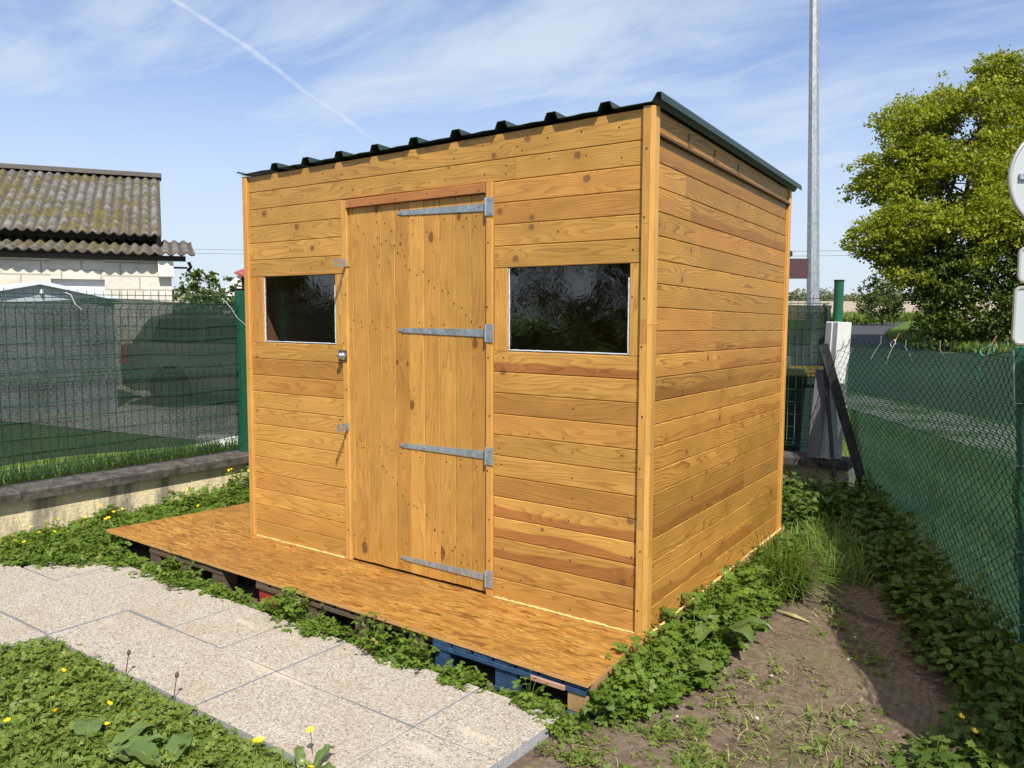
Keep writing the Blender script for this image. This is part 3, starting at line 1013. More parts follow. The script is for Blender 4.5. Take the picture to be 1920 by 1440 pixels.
# ------------------------------------------------------------------ deck boards and pallets
SK = -0.058           # sideways drift of the right wall per metre of depth
for nm, pts, lab in (("osb_board", [(-0.868, -0.497), (1.572, -0.525), (1.572, 2.26), (-0.62, 2.26)], "orange-brown strand board under the door and left of the shed, larger half of the floor"),
                     ("osb_board", [(1.576, -0.525), (2.765, -0.545), (2.612, 2.225), (1.576, 2.26)], "orange-brown strand board at the right front corner of the shed floor, on the blue pallet")):
    b = MB()
    n = len(pts)
    # slightly ragged edge
    ring = []
    for i in range(n):
        a = Vector((*pts[i], 0)); c = Vector((*pts[(i + 1) % n], 0))
        L = (c - a).length
        k = max(2, int(L / 0.03))
        pr = Vector((-(c - a).y, (c - a).x, 0)).normalized()
        for j in range(k):
            ring.append(a.lerp(c, j / k) + pr * (random.uniform(-0.0016, 0.0016) if j else 0))
    top = [p + Vector((0, 0, 0.15)) for p in ring]; bot = [p + Vector((0, 0, 0.133)) for p in ring]
    b.poly(top, [tuple(range(len(ring)))], 0)
    b.poly(bot, [tuple(reversed(range(len(ring))))], 1)
    m = len(ring)
    b.poly(bot + top, [(i, (i + 1) % m, m + (i + 1) % m, m + i) for i in range(m)], 1)
    tag(b.build(nm, [M_osb, M_osb_edge]), lab, "floor board")


def pallet(x0, x1, y0, y1, mats, label, blocks=None, rise=0.0, shear=0.0):
    """mats: (boards, stringer, blocks list)"""
    t = empty("pallet", ((x0 + x1) / 2, (y0 + y1) / 2, 0), label, "pallet", "pallets under the shed floor")
    zt = 0.132
    b = MB()
    SH = Matrix(((1, shear, 0, -shear * (y0 + 0.1)), (0, 1, 0, 0), (0, 0, 1, 0), (0, 0, 0, 1)))
    k = 7
    wd = 0.1
    for i in range(k):
        xa = x0 + (x1 - x0 - wd) * i / (k - 1)
        b.box((xa, y0 + 0.004, zt - 0.020), (xa + wd, y1, zt - 0.001), 0, SH, bev=0.002)
    b.build("top_board", mats[0], t)
    for yy in (y0, (y0 + y1) / 2 - 0.05, y1 - 0.1):
        b = MB()
        b.box((x0, yy + 0.002, zt - 0.043), (x1, yy + 0.1, zt - 0.021), 0, SH, bev=0.002)
        b.build("stringer", mats[1], t)
    bl = blocks or [(x0, x0 + 0.1), ((x0 + x1) / 2 - 0.05, (x0 + x1) / 2 + 0.05), (x1 - 0.1, x1)]
    for j, (a, c) in enumerate(bl):
        for yi, yy in enumerate((y0, (y0 + y1) / 2 - 0.05, y1 - 0.1)):
            b = MB()
            b.box((a, yy + random.uniform(.004, .016), 0.012), (c, yy + 0.1, zt - 0.044), 0, SH, bev=0.003)
            ob = b.build("block", mats[2][j], t)
            if mats[2][j] is M_redblock: ob['label'] = "red painted block"
    b = MB()
    for a, c in bl:
        b.box((a, y0, -0.006), (c, y1, 0.0115), 0, SH)
    b.build("bottom_board", mats[1], t)
    return t


pallet(-0.36, 0.38, -0.50, 0.70, (M_darkwood, M_darkwood, [M_darkwood] * 3), "grey-brown weathered pallet under the left end of the strand board floor")
pallet(0.70, 1.55, -0.515, 0.69, (M_darkwood, M_darkwood, [M_redblock, M_darkwood, M_darkwood]), "weathered brown pallet with one red painted block, below the door", blocks=[(0.716, 0.836), (1.09, 1.17), (1.457, 1.546)])
pallet(1.965, 2.745, -0.535, 0.67, (M_bluewood, M_bluewood, [M_bluewood, M_bluewood, M_palewood]), "blue painted pallet under the right front corner of the shed floor", blocks=[(1.974, 2.056), (2.303, 2.413), (2.66, 2.745)], shear=SK)
pallet(1.90, 2.665, 0.69, 1.45, (M_palewood, M_palewood, [M_palewood] * 3), "pale raw wood pallet under the middle of the shed side wall")
pallet(1.85, 2.615, 1.47, 2.20, (M_palewood, M_palewood, [M_palewood] * 3), "pale raw wood pallet under the back corner of the shed side wall")
b = MB()
b.box((1.815, -0.515, 0.0), (1.90, -0.42, 0.131), 0, bev=0.003)
b.box((1.57, -0.505, 0.096), (1.955, -0.42, 0.131), 0, bev=0.003)
tag(b.build("support_block", M_darkwood), "short brown timber support between the red-block pallet and the blue pallet", "timber block")
b = MB()
b.prism([(2.748, -0.50, 0.092), (2.762, -0.50, 0.092), (2.762, -0.50, 0.131), (2.748, -0.50, 0.131)], (0, 0, 0), (SK * 2.66, 2.66, 0))
tag(b.build("edge_batten", M_palewood), "long pale batten under the strand board edge below the shed side wall", "batten")
b = MB()
b.box((2.50, -0.546, 0.092), (2.66, -0.5365, 0.112), 0, bev=0.002)
tag(b.build("wood_offcut", M_pinkwood), "short bare pinkish board end at the corner of the blue pallet", "timber offcut")

# ------------------------------------------------------------------ shed
shed = empty("wooden_shed", (1.35, 1.0, 0.15), "varnished pine plank shed with green metal roof standing on strand board", "shed")
NF = Vector((0, -1, 0))
W = 2.731
rdv = Vector((SK, 1, 0)).normalized()
rn = Vector((rdv.y, -rdv.x, 0))
ek = [0.1495 + 0.1015 * k for k in range(13)]
ek[12] = 1.366
up = [1.76, 1.862, 1.963, 2.064, 2.165, 2.267]


def fq(x0, x1, z0, z1, y=0.0, z0b=None, z1b=None):
    return ((x0, y, z0), (x1, y, z0 if z0b is None else z0b), (x1, y, z1 if z1b is None else z1b), (x0, y, z1))


KNOTS_FRONT = [(0.163, 2.134, 0.0186), (0.46, 2.041, 0.0162), (0.592, 1.913, 0.0151), (0.676, 1.821, 0.007), (0.931, 2.21, 0.0059), (0.779, 2.346, 0.0086), (1.613, 2.259, 0.0061), (2.087, 2.341, 0.0135), (1.895, 2.287, 0.0132), (1.931, 2.025, 0.0132), (2.115, 1.984, 0.0114), (2.113, 1.942, 0.0129), (2.023, 1.8, 0.0138), (1.108, 2.096, 0.014), (1.495, 1.928, 0.0149), (1.678, 2.02, 0.0122), (1.282, 1.904, 0.0057), (2.358, 2.239, 0.0146), (2.407, 2.134, 0.0151), (2.259, 1.913, 0.0058), (1.356, 1.066, 0.0147), (1.252, 1.286, 0.0082), (1.328, 1.281, 0.0073), (1.78, 1.401, 0.0152), (1.249, 1.521, 0.0057), (0.051, 0.941, 0.0077), (0.805, 0.944, 0.0061), (0.989, 0.24, 0.0199), (1.559, 0.309, 0.0202), (2.646, 0.648, 0.0155), (2.611, 0.367, 0.0157), (1.952, 1.268, 0.0153), (2.454, 1.283, 0.0055), (2.184, 0.534, 0.0075)]
KNOTS_SIDE = [(0.838, 2.255, 0.0093), (1.151, 2.116, 0.0084), (1.053, 1.982, 0.0075), (1.897, 1.994, 0.0097), (0.483, 1.84, 0.0094), (0.107, 1.926, 0.0074), (0.747, 1.326, 0.0115), (1.09, 1.207, 0.0095), (1.95, 0.912, 0.01), (0.947, 1.006, 0.013), (0.07, 1.022, 0.0085), (0.222, 0.987, 0.0064), (0.762, 0.745, 0.009), (0.567, 0.65, 0.0104), (1.088, 0.507, 0.0077), (0.712, 0.335, 0.0108), (1.044, 0.316, 0.0086), (1.964, 0.424, 0.018), (0.311, 0.303, 0.0074), (0.417, 1.179, 0.0116), (0.481, 0.89, 0.0101)]
fw = MB()
fw.knots = [((x, 0, z), r * 1.25) for x, z, r in KNOTS_FRONT]
heart_rows = {2: 0.9, 3: 1.0, 4: 0.95, 11: 1.0, 1: 0.35}
for k in range(12):
    fw.board(*fq(0.005, 0.842, ek[k], ek[k + 1]), NF, heart=0, tint=random.uniform(0.25, 0.95))
    fw.board(*fq(1.897, 2.684, ek[k], ek[k + 1]), NF, heart=heart_rows.get(k, 0), tint=random.uniform(0.15, 1.0))
for k in range(4):
    fw.board(*fq(0.005, 0.842, up[k], up[k + 1]), NF, tint=random.uniform(0.2, 0.85))
    fw.board(*fq(1.897, 2.684, up[k], up[k + 1]), NF, tint=random.uniform(0.1, 0.95))
fw.board(*fq(0.005, 2.018, up[4], up[5]), NF, tint=0.35)
fw.board(*fq(2.02, 2.684, up[4], up[5]), NF, tint=0.5)
fw.board(*fq(0.005, 1.304, up[5], 2.362, z1b=2.375), NF, tint=0.3)
fw.board(*fq(1.306, 2.684, up[5], 2.376, z1b=2.396), NF, tint=0.5)


def stile(x0, x1, z0, z1):
    fw.board((x0, 0, z0), (x0, 0, z1), (x1, 0, z1), (x1, 0, z0), NF, tint=random.uniform(0.6, 0.9))


stile(0.005, 0.139, ek[12], up[0]); stile(0.775, 0.842, ek[12], up[0])
stile(1.897, 1.978, ek[12], up[0]); stile(2.624, 2.684, ek[12], up[0])
# strip above the door up to the lintel sits behind the lintel
fw.board(*fq(0.842, 1.897, 2.115, up[4], y=0.004), NF, tint=0.4)
# screw holes along the stud lines
for z in ek[:12] + up:
    for x in (0.42, 0.06, 1.95, 2.33, 2.65):
        if random.random() < 0.35:
            fw.disc((x + random.uniform(-.02, .02), -0.0012, z + random.uniform(0.03, 0.07)), NF, 0.0042, 7, 1)
for x in np.arange(0.1, 2.65, 0.19):
    fw.disc((x + random.uniform(-.04, .04), -0.0012, 2.30 + random.uniform(0, 0.045)), NF, 0.0042, 7, 1)
    fw.disc((x + random.uniform(-.06, .06), -0.0012, 2.19 + random.uniform(0, 0.05)), NF, 0.0038, 7, 1)
fw.build("front_wall", [M_wood, M_dot], shed)

# lintel
lb = MB()
lb.board(*fq(0.894, 1.854, 2.112, 2.158, y=-0.020, z1b=2.164, z0b=2.115), NF, T=0.03, tint=0.5)
for x in (0.93, 1.09, 1.27, 1.49, 1.68, 1.82):
    lb.disc((x, -0.0212, 2.135 + random.uniform(-.008, .008)), NF, 0.0042, 7, 1)
lb.build("lintel", [M_lintel, M_dot], shed)

# jambs
for x0, x1, zt in ((0.844, 0.8915, 2.156), (1.856, 1.8965, 2.166)):
    jb = MB()
    jb.board((x0, -0.014, 0.152), (x0, -0.014, zt), (x1, -0.014, zt), (x1, -0.014, 0.152), NF, T=0.03, tint=0.75)
    for z in np.arange(0.3, 2.1, 0.26):
        jb.disc(((x0 + x1) / 2 + random.uniform(-.01, .01), -0.0152, z + random.uniform(-.05, .05)), NF, 0.0048, 7, 1)
    jb.build("door_jamb", [M_trim, M_dot], shed)

# door
db = MB()
db.knots = fw.knots
pe = [0.8935, 0.925, 1.037, 1.139, 1.240, 1.341, 1.4445, 1.550, 1.655, 1.757, 1.852]
for k in range(10):
    a, c = pe[k], pe[k + 1]
    z0 = 0.166 + random.uniform(-.002, .002)
    db.board((a, 0.000, z0), (a, 0.000, 2.113), (c, 0.000, 2.113), (c, 0.000, z0), NF, T=0.02, ch=0.0022, heart=0.0,
             tint={4: 0.35, 9: 0.25, 3: 0.5}.get(k, random.uniform(0.25, 0.95)))
for z in (2.02, 1.96, 1.49, 1.45, 0.83, 0.80, 0.30):
    for k in range(10):
        if random.random() < 0.75:
            db.disc(((pe[k] + pe[k + 1]) / 2 + random.uniform(-.03, .03), -0.0012, z + random.uniform(-.02, .02)), NF, 0.0042, 7, 1)
for k in range(16):     # the slanted brace behind is screwed along a diagonal
    f = k / 15
    db.disc((1.15 + 0.62 * f + random.uniform(-.02, .02), -0.0012, 1.93 - 0.42 * f + random.uniform(-.03, .03)), NF, 0.0045, 7, 1)
    db.disc((1.12 + 0.62 * f + random.uniform(-.02, .02), -0.0012, 0.70 - 0.42 * f + random.uniform(-.03, .03)), NF, 0.0045, 7, 1)
door = db.build("door", [M_wood_door, M_dot], shed)

# hinges
for zr, zl, hr, hl in ((2.0505, 2.0615, 0.036, 0.016), (1.4505, 1.456, 0.039, 0.016), (0.8535, 0.8475, 0.040, 0.016), (0.2395, 0.237, 0.036, 0.016)):
    hb = MB()
    y = -0.0015
    out_ = [(1.853, y, zr - hr / 2), (1.853, y, zr + hr / 2), (1.30, y, zl + hl / 2 + 0.004), (1.285, y, zl + hl * 0.42), (1.270, y, zl + hl * 0.36),
            (1.265, y, zl), (1.270, y, zl - hl * 0.36), (1.285, y, zl - hl * 0.42), (1.30, y, zl - hl / 2 - 0.004)]
    hb.prism(list(reversed(out_)), (0, 0, 0), (0, -0.0032, 0), 0)
    hb.box((1.868, -0.0195, zr - 0.043), (1.906, -0.0165, zr + 0.043), 0, bev=0.001)
    hb.tube([(1.860, -0.018, zr - 0.042), (1.860, -0.018, zr + 0.042)], 0.0065, 10, 0)
    for f in (0.04, 0.30, 0.52, 0.80, 0.93):
        x = 1.27 + 0.58 * f
        zc = zl + (zr - zl) * f + (0.006 if f > 0.7 else 0)
        hb.disc((x, y - 0.0032, zc), NF, 0.0048, 10, 1, h=0.0018)
    for dz in (-0.028, 0.028):
        hb.disc((1.889, -0.0195, zr + dz), NF, 0.0048, 10, 1, h=0.0018)
    hb.build("strap_hinge", [M_zinc, M_galv], door)

# hasps standing off the left jamb
for zc, dz in ((1.817, 0.0), (0.915, 0.0)):
    hb = MB()
    hb.box((0.872, -0.018, zc - 0.021), (0.892, -0.0145, zc + 0.021), 0, bev=0.001)
    hb.tube([(0.888, -0.020, zc - 0.020), (0.888, -0.020, zc + 0.020)], 0.004, 8, 0)
    M_ = Matrix.Translation((0.889, -0.02, zc)) @ Matrix.Rotation(R(-72 + dz), 4, 'Z') @ Matrix.Rotation(R(-2), 4, 'X')
    # plate with a slot, lying along -X of its own frame and turned out from the wall
    L = 0.098
    M_ = Matrix.Translation((0.889, -0.02, zc)) @ Matrix.Rotation(R(90 + 8), 4, 'Z')
    h = 0.0195
    for lo, hi in (((-0.035, -0.0012, -h), (0, 0.0012, h)), ((-L, -0.0012, 0.006), (-0.035, 0.0012, h)), ((-L, -0.0012, -h), (-0.035, 0.0012, -0.006)), ((-L, -0.0012, -0.006), (-0.080, 0.0012, 0.006))):
        hb.box(lo, hi, 0, M_)
    hb.build("hasp", M_galv, shed)

# knob on a square plate
kb = MB()
kb.box((0.820, -0.020, 1.278), (0.884, -0.0165, 1.338), 0, bev=0.001)
prof = [(0.024, 0.0), (0.016, 0.006), (0.012, 0.012), (0.015, 0.018), (0.017, 0.024), (0.013, 0.029), (0.005, 0.031)]
n = 14
vs = []
for r_, d in prof:
    for i in range(n):
        a = 2 * math.pi * i / n
        vs.append((0.852 + r_ * math.cos(a), -0.020 - d, 1.308 + r_ * math.sin(a)))
fs = [(k * n + i, k * n + (i + 1) % n, (k + 1) * n + (i + 1) % n, (k + 1) * n + i) for k in range(len(prof) - 1) for i in range(n)]
fs.append(tuple(range(len(vs) - n, len(vs))))
kb.poly(vs, fs, 1)
for dx in (-0.024, 0.024):
    for dz in (-0.022, 0.022):
        kb.disc((0.852 + dx, -0.020, 1.308 + dz), NF, 0.004, 8, 1, h=0.001)
M_knob = mat_galv("polished_knob", (0.55, 0.55, 0.52), 0.2, 0.9)
M_plate = mat_galv("dark_plate", (0.14, 0.14, 0.13), 0.3, 0.8)
kb.build("knob", [M_plate, M_knob], shed)

# windows
for x0, x1 in ((0.139, 0.775), (1.978, 2.624)):
    z0, z1 = 1.366, 1.76
    pb_ = MB()
    n_u = 14
    pb_.poly([(x0 + .002, 0.010, z0 + .002), (x1 - .002, 0.010, z0 + .002), (x1 - .002, 0.010, z1 - .002), (x0 + .002, 0.010, z1 - .002)], [(0, 1, 2, 3)], 0)
    win = pb_.build("window", M_pane, shed)
    sb = MB()
    def wob_(pts, r_):
        q_ = []
        for a, c in zip(pts[:-1], pts[1:]):
            a = Vector(a); c = Vector(c)
            k = max(2, int((c - a).length / 0.02))
            for j in range(k):
                q_.append(a.lerp(c, j / k) + Vector((random.uniform(-.0006, .0006), random.uniform(-.0006, .0006), random.uniform(-.0006, .0006))))
        q_.append(Vector(pts[-1]))
        return q_, [r_ * random.uniform(0.8, 1.1) for _ in q_]
    p_, r_ = wob_([(x0 + .005, 0.006, z1 - .004), (x0 + .005, 0.006, z0 + .006), (x1 - .005, 0.006, z0 + .006), (x1 - .005, 0.006, z1 - .06)], 0.0042)
    sb.tube(p_, r_, 6, 0)
    sb.build("sealant", M_silicone, win)

# cream foam bead along the foot of the walls
for pts in ([(0.03, -0.004, 0.1525), (0.845, -0.004, 0.1525)], [(1.90, -0.004, 0.1525), (2.69, -0.004, 0.1525)],
            [tuple(Vector((W, 0, 0.1525)) + rn * 0.006 + rdv * 0.01), tuple(Vector((W, 0, 0.1525)) + rn * 0.006 + rdv * 2.17)]):
    a = Vector(pts[0]); c = Vector(pts[1])
    k = int((c - a).length / 0.018)
    P_ = [a.lerp(c, j / k) + Vector((random.uniform(-.002, .002), random.uniform(-.002, .002), random.uniform(-.001, .002))) for j in range(k + 1)]
    fb = MB(); fb.tube(P_, [random.uniform(0.003, 0.0068) for _ in P_], 6)
    fb.build("foam_seal", M_foam, shed)


# right wall
def rp(t, z, o=0.0):
    p = Vector((W - 0.016, 0, 0)) + rdv * t + rn * (o)
    return Vector((p.x, p.y, z))


sw = MB()
sw.knots = [(rp(t_, z_), r_ * 1.4) for t_, z_, r_ in KNOTS_SIDE]
def zr(z0, t): return z0 - 0.025 * t * max(0, (z0 - 0.15)) / 2.2
def ztop(t): return 2.293 - 0.0262 * t
rows = [0.1495 + 0.1018 * k for k in range(21)] + [2.29]
rows[20] = 2.186
for k in range(21):
    z0, z1 = rows[k], rows[k + 1]
    j = 0.40 + 0.066 * (19 - k) if k < 20 else 9
    segs = [(0.038, j), (j, 2.128)] if 0.06 < j < 2.0 else [(0.038, 2.128)]
    for si, (a, c) in enumerate(segs):
        A0, C0 = zr(z0, a), zr(z0, c)
        A1, C1 = min(zr(z1, a), ztop(a)), min(zr(z1, c), ztop(c))
        if A1 - A0 < 0.004 or C1 - C0 < 0.004:
            C1 = max(C1, C0 + 0.004)
        sw.board(rp(a, A0), rp(c, C0), rp(c, C1), rp(a, A1), rn, T=0.018, heart=random.choice([0, 0, 0, 0.35, 0.6]), tint=random.random())
sw.build("side_wall", [M_wood_side, M_dot], shed)
# sloping fascia under the roof edge, with its drip lip
sb_ = MB()
sb_.board(rp(0.036, 2.300, .006), rp(2.13, 2.2445, .006), rp(2.13, 2.327, .006), rp(0.036, 2.398, .006), rn, T=0.026, heart=0.3, tint=0.45)
sb_.build("fascia", [M_wood_side, M_dot], shed)
lb = MB()
lb.prism([rp(0.036, 2.288, 0), rp(2.13, 2.2325, 0), rp(2.13, 2.2435, 0), rp(0.036, 2.299, 0)], rn * -0.002, rn * 0.020, 0)
lb.build("drip_lip", [mat_simple("shadowed_lip", (0.10, 0.055, 0.02), 0.6)], shed)  # lip coloured dark to stand for the shadow gap under the fascia
for t in (0.40, 0.75, 1.12):
    hk = MB()
    z = 2.37 - 0.033 * t
    hk.tube([rp(t, z + 0.0, 0.010), rp(t, z - 0.052, 0.010), rp(t + 0.05, z - 0.055, 0.012)], 0.0026, 6)
    hk.build("roof_hook", M_rust, shed)

# corner trims (front-right: two boards; front-left; back-right)
def trim(name, a0, a1, z0, z1a, n_, T, parts=None):
    tb = MB()
    zs = [z0] + (parts or []) + [z1a]
    for za, zb in zip(zs[:-1], zs[1:]):
        tb.board((*a0, za), (*a0, zb), (*a1, zb), (*a1, za), n_, T=T, ch=0.003, che=0.0, tint=random.uniform(0.45, 0.9))
    return tb.build(name, [M_trim, M_dot], shed)
cpb = MB()
pc_ = [(2.684, -0.016), (2.717, -0.016), (2.7365, -0.001), (2.7365 + SK * 0.042, 0.041)]
for (a0, a1), n_ in zip(zip(pc_[:-1], pc_[1:]), (NF, Vector((0.61, -0.79, 0)), rn)):
    zs = [0.151, 0.62, 0.84, 1.42, 1.52, 1.92, 2.400] if n_ is NF else [0.151, 0.5, 0.95, 1.5, 2.399]
    for za, zb_ in zip(zs[:-1], zs[1:]):
        cpb.board((*a0, za), (*a0, zb_), (*a1, zb_), (*a1, za), n_, T=0.02, ch=0.0003, che=0.0, tint=random.uniform(0.3, 0.8))
for z in np.arange(0.3, 2.35, 0.27):
    cpb.disc((2.70 + random.uniform(-.006, .006), -0.0172, z + random.uniform(-.06, .06)), NF, 0.0046, 7, 1)
cpb.build("corner_post", [M_trim, M_dot], shed)
trim("corner_trim", (-0.028, -0.016), (0.018, -0.016), 0.151, 2.366, NF, 0.03, [0.7, 1.2])
p0 = Vector((W, 0, 0)) + rn * 0.002 + rdv * 2.128; p1 = p0 + rdv * 0.045
trim("corner_trim", (p0.x, p0.y), (p1.x, p1.y), 0.151, 2.322, rn, 0.02, [1.1])

# left and back walls, inner faces
b = MB()
LB = Vector((-0.125, 2.17, 0)); RB = Vector((W - 0.126, 2.17, 0))
for k in range(21):
    z0 = 0.1495 + 0.1018 * k; z1 = min(z0 + 0.1018, 2.36)
    b.board((LB.x - 0.01, LB.y, z0), (-0.012, 0.017, z0), (-0.012, 0.017, z1), (LB.x - 0.01, LB.y, z1), (-1, -0.058, 0), T=0.018)
b.build("left_wall", [M_wood, M_dot], shed)
b = MB()
for k in range(21):
    z0 = 0.1495 + 0.1018 * k; z1 = min(z0 + 0.1018, 2.31)
    b.board((RB.x - .03, RB.y, z0), (LB.x, LB.y, z0), (LB.x, LB.y, z1), (RB.x - .03, RB.y, z1), (0, 1, 0), T=0.018)
b.build("back_wall", [M_wood, M_dot], shed)
b = MB()   # lining boards inside, seen through the left window
for k in range(10):
    z0 = 0.16 + 0.2 * k
    b.prism([(0.012, 0.03, z0), (LB.x + 0.018, 2.12, z0), (LB.x + 0.018, 2.12, z0 + 0.197), (0.012, 0.03, z0 + 0.197)], (0, 0, 0), (0.008, 0, 0))
b.build("lining", M_inner, shed)

# roof sheet
prof = []
ribx = [0.022 + 0.2763 * k for k in range(11)]
def zb(x): return 2.366 + 0.0118 * x
x = -0.062
prof.append((-0.062, 0.016))
for i, xr in enumerate(ribx):
    if i == 0:
        prof += [(-0.045, 0.020), (-0.012, -0.002)]
        continue
    if i < 10:
        prof += [(xr - 0.035 - 0.075, 0.002), (xr - 0.037, 0.0), (xr - 0.022, 0.032), (xr + 0.022, 0.032), (xr + 0.037, 0.0), (xr + 0.11, -0.001)]
    else:
        prof += [(2.728, 0.0), (2.750, 0.033), (2.768, 0.033), (2.771, 0.002)]
ylist = np.linspace(-0.026, 2.26, 9)
V = []
for yy in ylist:
    for (px, pz) in prof:
        V.append((px + SK * (yy if yy > 0 else 0), yy, zb(px) + pz + 0.012 - 0.0345 * (yy + 0.026) + random.uniform(-.001, .001)))
npf = len(prof)
rb = MB()
rb.poly(V, [(k * npf + i, k * npf + i + 1, (k + 1) * npf + i + 1, (k + 1) * npf + i) for k in range(len(ylist) - 1) for i in range(npf - 1)])
ro = rb.build("roof", M_greenmetal, shed)
md = ro.modifiers.new("thick", 'SOLIDIFY'); md.thickness = 0.0022; md.offset = 0

# ------------------------------------------------------------------ left and back low walls
def low_wall(name, A, B, nvec, label, joints, seed):
    """A->B along the wall's inner face, nvec pointing into the garden"""
    A = Vector(A); B = Vector(B); nv = Vector(nvec); d = (B - A).normalized(); L = (B - A).length
    t = empty(name, tuple((A + B) / 2), label, "wall")
    b = MB()
    b.prism([A, B, B - nv * 0.20, A - nv * 0.20], (0, 0, -0.1), (0, 0, 0.283))
    b.build("rendered_body", M_render, t)
    rr = random.Random(seed)
    s_ = 0.0
    b = MB()
    while s_ < L:
        e_ = min(L, s_ + joints)
        a = A + d * (s_ + 0.004); c = A + d * (e_ - 0.004)
        dz = rr.uniform(-.004, .004)
        out_ = [(0.055, 0.283), (0.058, 0.340), (0.045, 0.352), (-0.10, 0.366), (-0.245, 0.352), (-0.255, 0.283)]
        n_ = len(out_)
        VA = [a + nv * o_ + Vector((0, 0, z + dz)) for o_, z in out_]; VC = [c + nv * o_ + Vector((0, 0, z + dz)) for o_, z in out_]
        b.poly(VA + VC, [tuple(range(n_)), tuple(reversed(range(n_, 2 * n_)))] + [(i, n_ + i, n_ + (i + 1) % n_, (i + 1) % n_) for i in range(n_)])
        s_ = e_
    b.build("coping", M_cap, t)
    return t


low_wall("low_wall", (-1.578, -3.2, 0), (-1.578, 3.78, 0), (1, 0, 0), "low stained cream wall with grey coping on the left, below the wire panel fence", 0.62, 1)
low_wall("low_wall", (-1.318, 3.80, 0), (2.62, 3.80, 0), (0, -1, 0), "low shaded wall with dark coping behind the back right corner of the shed", 0.62, 2)


# ------------------------------------------------------------------ welded panel fences
def panel_fence(A, B, nvec, posts, label, post_label, ztop_extra=None, net=True, net_label="", netmat=None, x_end=None, roundpost=False, netgap=0.0):
    A = Vector(A); B = Vector(B); d = (B - A).normalized(); L = (B - A).length; nv = Vector(nvec)
    t = empty("panel_fence", tuple((A + B) / 2 + Vector((0, 0, 0.36))), label, "fence")
    zs = [(0.405, 0), (0.425, 0), (0.452, 0.036), (0.48, 0), (1.045, 0), (1.085, 0.036), (1.13, 0), (1.565, 0), (1.605, 0.036), (1.640, 0), (1.705, 0)]
    Vv = []; Ff = []
    def wire(pts, r_):
        i0 = len(Vv)
        n_ = 4
        for k, p in enumerate(pts):
            if k == 0: tt = pts[1] - pts[0]
            elif k == len(pts) - 1: tt = pts[-1] - pts[-2]
            else: tt = pts[k + 1] - pts[k - 1]
            tt = tt.normalized()
            a = tt.cross(Vector((0.3, 0.2, 0.93)) if abs(tt.z) < 0.8 else Vector((1, 0.1, 0))).normalized(); b_ = tt.cross(a)
            for i in range(n_):
                an = math.pi / 2 * i
                Vv.append(tuple(p + (a * math.cos(an) + b_ * math.sin(an)) * r_))
        for k in range(len(pts) - 1):
            for i in range(n_):
                Ff.append((i0 + k * n_ + i, i0 + k * n_ + (i + 1) % n_, i0 + (k + 1) * n_ + (i + 1) % n_, i0 + (k + 1) * n_ + i))
    s_ = 0.03
    while s_ < L - 0.01:
        jx = random.uniform(-.003, .003)
        wire([A + d * (s_ + jx) + nv * o_ + Vector((0, 0, z)) for z, o_ in zs], 0.0026)
        s_ += 0.0605
    for z, o_ in ((0.425, 0), (0.452, .036), (0.48, 0), (0.585, 0), (0.69, 0), (0.80, 0), (0.91, 0), (1.045, 0), (1.085, .036), (1.13, 0), (1.23, 0), (1.335, 0), (1.445, 0), (1.565, 0), (1.605, .036), (1.640, 0), (1.675, 0)):
        k = max(2, int(L / 0.25))
        ph = random.uniform(0, 6)
        wire([A + d * (L * j / k) + nv * (o_ - 0.004) + Vector((0, 0, z + 0.006 * math.sin(j * 0.5 + ph))) for j in range(k + 1)], 0.0028)
    np_mesh("wire_panel", np.array(Vv), np.array(Ff), M_greenwire, t)
    for s_, z1, rad in posts:
        b = MB()
        p = A + d * s_
        if roundpost:
            b.tube([p + Vector((0, 0, 0.34)), p + Vector((0, 0, z1))], rad, 20)
            b.tube([p + Vector((0, 0, z1)), p + Vector((0, 0, z1 + 0.012))], rad * 1.08, 20, 1)
        else:
            Mx = Matrix((d, -nv.normalized() * -1, Vector((0, 0, 1)))).transposed().to_4x4(); Mx.translation = p
            b.box((-0.032, -0.034, 0.34), (0.032, 0.034, z1), 0, Mx, bev=0.006)
            b.box((-0.036, -0.038, z1), (0.036, 0.038, z1 + 0.012), 1, Mx, bev=0.004)
            for z in np.arange(0.5, z1, 0.16):
                b.box((-0.038, -0.036, z), (0.030, -0.030, z + 0.03), 1, Mx)
        b.build("post", [M_greenpost, M_black], t)
    if net:
        k = max(8, int(L / 0.06)); rows_ = 28
        V_ = []; UV_ = []
        for j in range(k + 1):
            s_ = L * j / k
            zt = 1.625 + 0.012 * math.sin(s_ * 2.1 + 1) - 0.010 * math.cos(s_ * 5)
            zb_ = (0.50 if netgap == 0 else netgap) + 0.02 * math.sin(s_ * 3.0)
            for i in range(rows_ + 1):
                f = i / rows_
                z = zb_ + (zt - zb_) * f
                off = -0.016 - 0.008 * math.sin(s_ * 7 + z * 5) * math.sin(z * 6) - (0.03 if f > .96 else 0)
                V_.append(tuple(A + d * s_ + nv * off + Vector((0, 0, z)))); UV_.append((s_, z))
        F_ = [(j * (rows_ + 1) + i, (j + 1) * (rows_ + 1) + i, (j + 1) * (rows_ + 1) + i + 1, j * (rows_ + 1) + i + 1) for j in range(k) for i in range(rows_)]
        me = bpy.data.meshes.new("privacy_net")
        me.from_pydata(V_, [], F_)
        uvl = me.uv_layers.new(name='UVMap')
        idx = np.array(F_).ravel()
        uvl.data.foreach_set('uv', np.array(UV_, np.float32)[idx].ravel())
        me.polygons.foreach_set('use_smooth', [True] * len(F_))
        me.materials.append(netmat or M_netL)
        tag(link_mesh("privacy_net", me), net_label, "netting")
    return t


